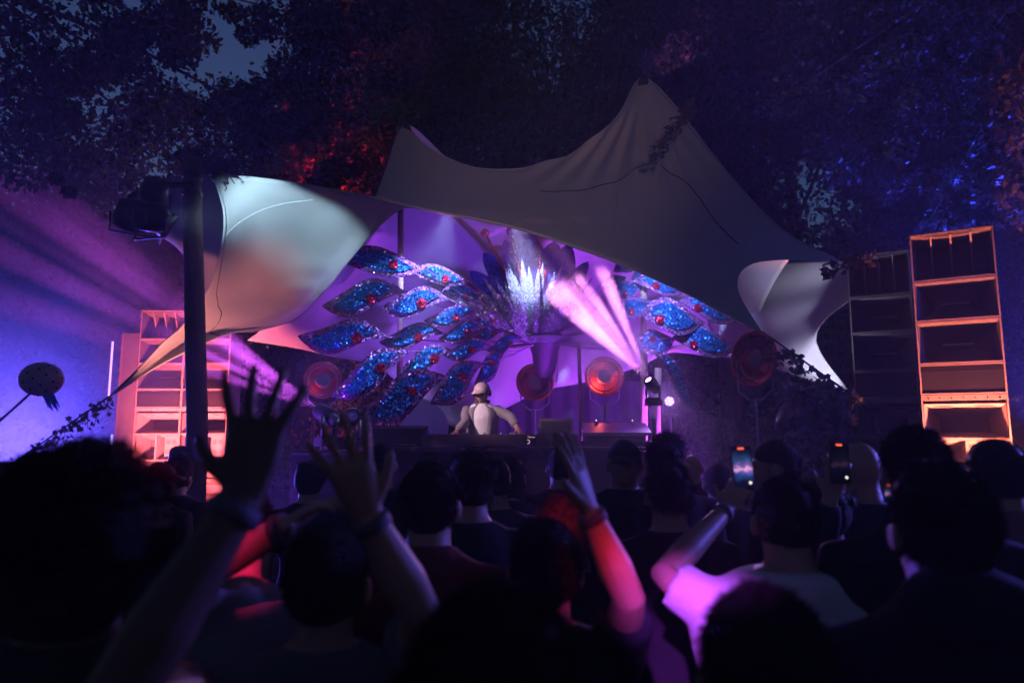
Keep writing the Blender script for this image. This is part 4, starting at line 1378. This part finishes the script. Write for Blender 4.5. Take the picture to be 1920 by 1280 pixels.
        sl_, out = .034, .4
    elif hair == 'afro':
        hb.ell(hp(0, -.02, .03), (.135 * k, .13 * k, .125 * k), 22, 16)
        for q in range(30):
            a = random.uniform(0, 6.28); e = random.uniform(-.5, 1.4)
            hb.ell(hp(.125 * math.cos(a) * math.cos(e), -.02 + .115 * math.sin(a) * math.cos(e), .03 + .115 * math.sin(e)), (.03, .03, .03), 8, 6)
        hb.ell(hp(0, -.06, -.05), (.12 * k, .08 * k, .10 * k), 16, 10)
        sl_, out = .016, .7
    elif hair == 'long':
        hb.ell(hp(0, -.018, .022), (.088 * k, .104 * k, .108 * k), 20, 14)
        hb.loft([[hp(math.cos(a) * rx, -.035 + math.sin(a) * ry, z) for a in [2 * math.pi * q / 16 for q in range(16)]] for z, rx, ry in ((.05, .07, .07), (-.02, .088, .075), (-.1, .092, .065), (-.19, .088, .055), (-.27, .06, .035))])
        sl_, out = .04, .1
    elif hair == 'bun':
        hb.ell(hp(0, -.018, .022), (.083 * k, .101 * k, .105 * k), 20, 14)
        hb.ell(hp(0, -.09, .075), (.04, .04, .036), 12, 8)
        sl_, out = .03, .35
    elif hair == 'bald':
        sl_ = 0
    if hb.v:
        hobj = build('hair', hb, hm, root, True, local=True)
        soften(hobj, .010, 3)
        if strands and sl_:
            # loose strands on the outline
            N = strands * 3
            src = np.array([list(p) for p in hb.v])
            c0_ = np.array(hp(0, -.018, .02))
            pk_ = src[rng.integers(0, len(src), N)]
            dd = pk_ - c0_ + rng.normal(size=(N, 3)) * (.03 if hair not in ('afro', 'mop', 'long') else .006)
            pk_ = c0_ + dd
            nn = dd / np.linalg.norm(dd, axis=1)[:, None]
            ok = (nn[:, 1] < .55) | (nn[:, 2] > .55)
            ok &= nn[:, 2] > (-.75 if hair != 'long' else -2)
            # keep start points on the surface
            ax = np.array([.085, .102, .108]) * k if hair not in ('afro', 'mop', 'long') else None
            if ax is not None:
                pk_ = c0_ + nn / np.linalg.norm(nn / ax, axis=1)[:, None] * .985
            pk_, nn = pk_[ok], nn[ok]; N = len(pk_)
            tg = rng.normal(size=(N, 3)) * .7 + np.array([0, -.2, -.5 if hair != 'afro' else 0])
            dr_ = nn * out + tg * (1 - out); dr_ /= np.linalg.norm(dr_, axis=1)[:, None]
            sd_ = np.cross(dr_, rng.normal(size=(N, 3))); sd_ /= np.linalg.norm(sd_, axis=1)[:, None]
            Ls = sl_ * rng.uniform(.4, 1.3, N)[:, None]
            wv = .0011
            mid = pk_ + dr_ * Ls * .55
            tip_ = mid + (dr_ + np.array([0, 0, -.35]) + rng.normal(size=(N, 3)) * .3) * Ls * .45
            V = np.stack([pk_ - sd_ * wv, pk_ + sd_ * wv, mid + sd_ * wv * .8, tip_, mid - sd_ * wv * .8], 1).reshape(-1, 3)
            F = np.arange(5 * N).reshape(-1, 5)
            fast_mesh('loose_hair', V, F, hm, hobj)['kind'] = 'stuff'
    if cap is not None:
        cb = B()
        rings = []
        for e in np.linspace(-.05, 1.5, 9):
            rings.append([hp(math.cos(a) * .089 * math.cos(e), -.012 + math.sin(a) * .108 * math.cos(e), .035 + .088 * math.sin(e)) for a in [2 * math.pi * q / 24 for q in range(24)]])
        cb.loft(rings)
        cob = build('cap', cb, mat('cap_%.2f_%.2f' % cap[:2], cap, .8, var=.3, scale=30), root, True, local=True)
        pe = B()
        a_, c_ = [], []
        for q in range(13):
            a = math.pi * (.14 + .72 * q / 12)
            a_.append(hp(math.cos(a) * .088, -.012 + math.sin(a) * .106, .042))
            c_.append(hp(math.cos(a) * .088, .03 + math.sin(a) * .175, .016 - .012 * abs(math.cos(a))))
        th = Vector((0, 0, .004))
        pe.loft([a_, c_, [p + th for p in c_], [p + th for p in a_]], cap=False, close=False)
        build('peak', pe, mat('cap_%.2f_%.2f' % cap[:2], cap, .8), cob, True, local=True)
    if facing:
        for sx in (-1, 1):
            build('eye', B().ell(hp(sx * .033, .083, .002), (.013 * k, .008 * k, .007 * k), 10, 8), mat('eye_white', (.5, .5, .5), .2, var=.05), root, True, local=True)
    return root, loc, hp, s


R_ = math.radians
# --- the person on stage behind the desk
dj, djl, djh, djs = person(904, 716, 8.42, 'person on stage in white cap and pale bomber jacket bent over the desk', yaw=R_(176), turn=R_(-16), nod=R_(-10), hs=1.1, z0=DECK, hair='buzz', hcol='brown', shirt=(.8, .8, .8), sleeves='none', voxel=.009, cap=(.62, .5, .5), strands=0, lean=0.0,
                           arms=(dict(side=1, elbow=(872, 793, 8.28), wrist=(856, 808, 8.12), tip=(848, 815, 8.05), palm=(0, 0, -1), thumb_side=1, sleeve='none'),
                                 dict(side=-1, elbow=(958, 782, 8.3), wrist=(970, 802, 8.12), tip=(977, 812, 8.05), palm=(0, 0, -1), thumb_side=-1, sleeve='none', spread=.25)))
jb = B()
jr = []
for z, rx, ry in ((.92, .19, .145), (1.02, .188, .145), (1.15, .18, .14), (1.28, .195, .145), (1.37, .2, .13), (1.42, .165, .105), (1.455, .105, .085), (1.49, .078, .075)):
    ring = []
    for q in range(25):
        a = math.pi / 2 + .44 + (2 * math.pi - .88) * q / 24
        ring.append(Vector((math.cos(a) * rx, math.sin(a) * ry - .008, z)) * djs)
    jr.append(ring)
jb.loft(jr, cap=False, close=False)
for sd, el, wr in ((1, (872, 793, 8.28), (856, 808, 8.12)), (-1, (958, 782, 8.3), (970, 802, 8.12))):
    sh = Vector((sd * .178, -.005, 1.395)) * djs
    e, w_ = djl(W(*el)), djl(W(*wr))
    jb.tube([sh + Vector((-sd * .05, 0, 0)), sh, lerp(sh, e, .3), lerp(sh, e, .6), e, lerp(e, w_, .4), lerp(e, w_, .75), lerp(e, w_, .82)], [.06, .070, .066, .062, .058, .055, .05, .042], 14)
jk = build('jacket', jb, mat('bomber_cloth', (.20, .185, .20), .6, var=.2, scale=8, bump=.6, bscale=14, sheen=.2), dj, True, local=True)
build('collar_band', B().tube([p_ + Vector((0, 0, .012)) for p_ in jr[-1]], .018, 8), mat('jacket_trim', (.06, .055, .06), .7), jk, True, local=True)
js = jk.modifiers.new('thickness', 'SOLIDIFY'); js.thickness = .008
hp_ = B().tube([djh(math.cos(a) * .098, -.01, .02 + math.sin(a) * .105) for a in np.linspace(-.1, math.pi + .1, 15)], .006, 8)
ho = build('headphones', hp_, M_BLACK, dj, True, local=True)
for sx in (-1, 1):
    build('ear_cup', B().ell(djh(sx * .098, -.005, -.005), (.02, .04, .045), 12, 10), M_BLACK, ho, True, local=True)
sg = B()
for sx in (-1, 1):
    sg.ell(djh(sx * .035, .094, -.004), (.03, .010, .019), 12, 8)
    sg.tube([djh(sx * .062, .09, .002), djh(sx * .084, .0, .0)], .004, 5)
build('sunglasses', sg, mat('dark_glass', (.01, .01, .012), .08, var=.1, spec=.8), dj, True, local=True)

# --- crowd
S_ = person
CG = 'the crowd'
afro, afl, _, _ = S_(168, 868, 1.15, 'person with a huge dark curly head of hair at lower left', hair='afro', strands=9000, voxel=.0048, shirt=(.03, .03, .035), skin=M_SKIN2, yaw=R_(-12),
        arms=(dict(side=1, elbow=(205, 1330, .86), wrist=(455, 935, .95), tip=(487, 760, .98), palm=(0, .9, .1), thumb_side=1, spread=.36, curl=.07, hs=1.02, sleeve='none', thumb=1.1),))
S_(10, 862, 3.0, 'dark haired person cut by the left edge', hair='short', strands=500, yaw=R_(-20))
S_(132, 851, 5.3, 'bald person far off in front of the blue smoke', hair='bald', shirt=(.03, .02, .03))
S_(188, 853, 4.2, 'person in a dark cap right of the bald head', hair='short', cap=(.02, .02, .03))
S_(300, 866, 4.3, 'person in a cap before the red lit speakers', hair='short', cap=(.05, .03, .03), yaw=R_(-15))
S_(336, 860, 4.8, 'person beside the mast before the red lit speakers', hair='mop', hcol='brown', yaw=R_(-15), strands=300)
S_(452, 905, 1.85, 'person in a striped pale shirt with neck lit pink', hair='short', hcol='brown', shirt=(.34, .30, .34), voxel=.008, strands=1500,
   arms=(dict(side=-1, elbow=(372, 1075, 1.6), wrist=(540, 985, 1.5), tip=(600, 945, 1.45), palm=(0, .3, -1), thumb_side=-1, sleeve='short', spread=.08, curl=.3),))
S_(615, 985, 1.55, 'person in a grey shirt with an arm raised and dark hair', hair='short', shirt=(.16, .16, .18), voxel=.005, strands=2500, hw=1.05,
   arms=(dict(side=1, elbow=(790, 1150, 1.32), wrist=(690, 965, 1.25), tip=(640, 830, 1.2), palm=(-.3, .9, 0), thumb_side=-1, spread=.30, curl=.14, sleeve='short'),))
S_(806, 862, 2.05, 'short haired person in a dark red shirt in front of the desk', hair='short', hcol='brown', shirt=(.16, .03, .03), voxel=.010, strands=2500, sleeves='long', collar=True)
S_(884, 850, 2.75, 'tousled person in black right of the red shirt', hair='mop', hcol='brown', shirt=(.015, .015, .02), strands=1200, yaw=R_(20))
S_(928, 853, 3.4, 'shaven headed person in a patterned shirt', hair='buzz', shirt=(.06, .06, .09), strands=300, yaw=R_(25))
S_(957, 852, 4.0, 'long haired person in front of the desk', hair='long', hcol='brown', strands=500)
S_(803, 848, 4.4, 'person with a red tinged bun below the desk', hair='bun', hcol='brown', strands=400)
S_(716, 827, 4.0, 'tall person at the left end of the booth', hair='short', strands=400)
S_(672, 862, 4.6, 'small person in the dark left of the booth', hair='short', strands=300, hcol='fair')
S_(580, 868, 4.4, 'person wearing a dark hood behind the raised hands', hair='mop', strands=300)
S_(1022, 975, 1.75, 'dark haired person in a black jacket raising a red lit arm', hair='short', shirt=(.02, .022, .03), voxel=.005, strands=3000, sleeves='short',
   arms=(dict(side=1, elbow=(1178, 1120, 1.58), wrist=(1106, 958, 1.56), tip=(1066, 822, 1.54), palm=(-.85, .4, .1), thumb_side=1, spread=.20, curl=.10, hs=1.0, sleeve='short', thumb=.6),))
S_(1062, 945, 2.6, 'curly person with hair lit bright red', hair='mop', hcol='fair', shirt=(.03, .03, .03), strands=2500)
S_(1170, 818, 3.6, 'person in a cap turned to face the camera', hair='short', cap=(.05, .04, .05), facing=True, yaw=R_(175), voxel=.010, strands=200)
S_(1246, 814, 3.5, 'curly haired person right of the capped face', hair='mop', strands=900)
S_(1252, 860, 2.6, 'person in black with hair tied up', hair='bun', shirt=(.015, .015, .018), strands=1200)
S_(1298, 850, 5.8, 'small bald person far off before the stage', hair='bald')
S_(1345, 868, 4.2, 'person low behind the raised phone', hair='short', strands=300)
S_(1050, 838, 4.4, 'person standing behind the red lit fingers', hair='short', strands=400)
S_(1456, 820, 3.2, 'person in profile beside the bright phone', hair='short', hcol='brown', yaw=R_(70), voxel=.010, strands=900)
ph1, _, _, _ = S_(1470, 888, 1.95, 'person in a white shirt holding up the bright phone', hair='buzz', shirt=(.62, .60, .64), voxel=.0075, strands=2500, hw=1.3, loose=.035,
   arms=(dict(side=-1, elbow=(1244, 1078, 2.0), wrist=(1362, 955, 2.3), tip=(1392, 905, 2.38), palm=(.4, .8, 0), thumb_side=1, sleeve='short', curl=.35, spread=.1),))
S_(1612, 818, 2.9, 'balding person looking at a second phone', hair='bald', shirt=(.03, .03, .05), voxel=.010,
   arms=(dict(side=-1, elbow=(1540, 1010, 2.6), wrist=(1556, 935, 2.55), tip=(1566, 895, 2.55), palm=(.4, .8, 0), thumb_side=1, sleeve='long', curl=.35),))
S_(1712, 786, 1.9, 'tall person with thick swept hair before the orange speakers', hair='short', hs=.96, hcol='brown', collar=True, shirt=(.02, .02, .03), strands=5000)
S_(1758, 856, 1.32, 'dark headed person in black filling the lower right', hair='short', hood=True, shirt=(.012, .012, .02), strands=5000, hw=1.1, sleeves='long', voxel=.009)
S_(1864, 815, 2.35, 'person at the right edge with a red lit shoulder', hair='short', shirt=(.25, .12, .14), strands=1800, collar=True)
S_(1545, 905, 2.7, 'person in the dark right of the white shirt', hair='mop', strands=600)
S_(930, 1112, .72, 'head of a person close to the camera at bottom centre', hair='short', hood=True, hcol='brown', strands=12000, voxel=.008, shirt=(.02, .02, .02), hs=1.06)
S_(1428, 1100, 1.0, 'dark hooded head of a person at the bottom right of centre', hair='short', hood=True, strands=5000, voxel=.009, shirt=(.012, .012, .015))
S_(90, 985, 1.9, 'person in the dark at the left edge below the curls', hair='short', strands=800)


# --- phones


def phone(u, v, Y, w, h, label, strength, tilt=0.0):
    c = W(u, v, Y)
    root = empty('phone', c + Vector((0, 0, -h / 2)), label, 'phone')
    R = Matrix.Rotation(tilt, 3, 'Y') @ Matrix.Rotation(R_(-8), 3, 'X')
    build('body', B().box(c, (w, .008, h), R), M_BLACK, root)
    m = bpy.data.materials.new('screen_' + label[:6]); m.use_nodes = True
    nt = m.node_tree; p = nt.nodes['Principled BSDF']
    tc = nt.nodes.new('ShaderNodeTexCoord'); no = nt.nodes.new('ShaderNodeTexNoise'); no.inputs['Scale'].default_value = 45; no.inputs['Detail'].default_value = 3
    nt.links.new(tc.outputs['Object'], no.inputs['Vector'])
    sx = nt.nodes.new('ShaderNodeSeparateXYZ'); nt.links.new(tc.outputs['Generated'], sx.inputs[0])
    ad = nt.nodes.new('ShaderNodeMath'); ad.operation = 'MULTIPLY_ADD'; ad.inputs[1].default_value = .45; nt.links.new(no.outputs['Fac'], ad.inputs[0])
    sb = nt.nodes.new('ShaderNodeMath'); sb.operation = 'ADD'; sb.inputs[1].default_value = -.22; nt.links.new(sx.outputs['Z'], sb.inputs[0]); nt.links.new(sb.outputs[0], ad.inputs[2])
    cr = nt.nodes.new('ShaderNodeValToRGB')
    for i, (pos, col) in enumerate(((.12, (.002, .004, .02)), (.36, (.02, .06, .25)), (.44, (.25, .12, .6)), (.50, (.95, .5, .8)), (.58, (.22, .1, .4)), (.70, (.03, .07, .22)), (.92, (.004, .01, .04)))):
        e = cr.color_ramp.elements[i] if i < 2 else cr.color_ramp.elements.new(pos)
        e.position = pos; e.color = (*col, 1)
    nt.links.new(ad.outputs[0], cr.inputs[0]); nt.links.new(cr.outputs[0], p.inputs['Emission Color'])
    p.inputs['Emission Strength'].default_value = strength; p.inputs['Base Color'].default_value = (.01, .01, .01, 1)
    build('screen', B().box(c + R @ Vector((0, -.0045, -.002)), (w * .9, .001, h * .84), R), m, root)
    build('record_mark', B().box(c + R @ Vector((0, -.0055, h * .445)), (w * .3, .001, h * .035), R), glow('record_red', (1, .12, .05), 2.0 * strength), root)
    build('shutter_button', B().lathe(c + R @ Vector((w * .28, -.0055, -h * .34)), R @ Vector((0, -1, 0)), [(0, w * .07), (.001, w * .06), (.0011, .0001)], 12), glow('button_white', (1, .95, .9), 1.2), root)
    return root


phone(1392, 877, 2.38, .071, .148, 'bright phone held up showing the stage', .9, R_(-2))
phone(1574, 868, 2.52, .072, .148, 'dim phone held up before the balding head', .03, R_(3))
phone(1664, 925, 1.9, .02, .05, 'edge of a glowing phone beside the large dark head', .6, R_(8))

# ------------------------------------------------------------------ smoke and haze


def volume_mat(name, col, density, noise=None, aniso=.25):
    m = bpy.data.materials.new(name); m.use_nodes = True
    nt = m.node_tree
    nt.nodes.remove(nt.nodes['Principled BSDF'])
    v = nt.nodes.new('ShaderNodeVolumePrincipled')
    v.inputs['Color'].default_value = (*col, 1)
    v.inputs['Density'].default_value = density
    v.inputs['Anisotropy'].default_value = aniso
    nt.links.new(v.outputs[0], nt.nodes['Material Output'].inputs['Volume'])
    if noise:
        sc_, lo, hi = noise
        tc = nt.nodes.new('ShaderNodeTexCoord')
        no = nt.nodes.new('ShaderNodeTexNoise'); no.inputs['Scale'].default_value = sc_; no.inputs['Detail'].default_value = 4; no.inputs['Distortion'].default_value = .5
        nt.links.new(tc.outputs['Object'], no.inputs['Vector'])
        mr = nt.nodes.new('ShaderNodeMapRange'); mr.inputs['From Min'].default_value = lo; mr.inputs['From Max'].default_value = hi
        nt.links.new(no.outputs['Fac'], mr.inputs['Value'])
        mp = nt.nodes.new('ShaderNodeMapping'); mp.vector_type = 'POINT'
        gr_ = nt.nodes.new('ShaderNodeTexGradient'); gr_.gradient_type = 'QUADRATIC_SPHERE'
        nt.links.new(tc.outputs['Generated'], mp.inputs['Vector'])
        mp.inputs['Location'].default_value = (-1, -1, -1); mp.inputs['Scale'].default_value = (2, 2, 2)
        nt.links.new(mp.outputs[0], gr_.inputs['Vector'])
        pw = nt.nodes.new('ShaderNodeMath'); pw.operation = 'POWER'; pw.inputs[1].default_value = .7
        nt.links.new(gr_.outputs['Fac'], pw.inputs[0])
        mu = nt.nodes.new('ShaderNodeMath'); mu.operation = 'MULTIPLY'
        nt.links.new(mr.outputs[0], mu.inputs[0]); nt.links.new(pw.outputs[0], mu.inputs[1])
        m2 = nt.nodes.new('ShaderNodeMath'); m2.operation = 'MULTIPLY'; m2.inputs[1].default_value = density
        nt.links.new(mu.outputs[0], m2.inputs[0]); nt.links.new(m2.outputs[0], v.inputs['Density'])
    return m


def smoke(c, r, density, noise, label):
    o = build('smoke', B().ell((0, 0, 0), r, 20, 14), volume_mat('smoke_' + label[:12], (.95, .95, .97), density, noise), None, loc=None)
    o.location = c
    return tag(o, label, 'smoke', kind='stuff')


smoke(W(1122, 606, 7.9), (.86, .7, .82), 4.4, (3.0, .40, .57), 'pink lit puff of smoke in the thick beam')
smoke(W(90, 640, 11.3), (3.6, 2.4, 3.6), .42, (.55, .22, .7), 'blue violet bank of smoke at the left')
smoke(W(440, 655, 9.35), (2.2, .6, 1.4), .55, (1.1, .25, .7), 'magenta lit drift of smoke beside the left speakers')
smoke(W(1000, 590, 8.9), (2.9, .7, 1.7), .70, (.9, .22, .75), 'violet veil of smoke before the peacock')

hz = build('haze', B().box((0, 12.5, 9.7), (64, 37, 21.6)), volume_mat('haze_air', (.9, .92, 1.0), .008), None)
tag(hz, 'thin stage haze in the night air', 'haze', kind='stuff')
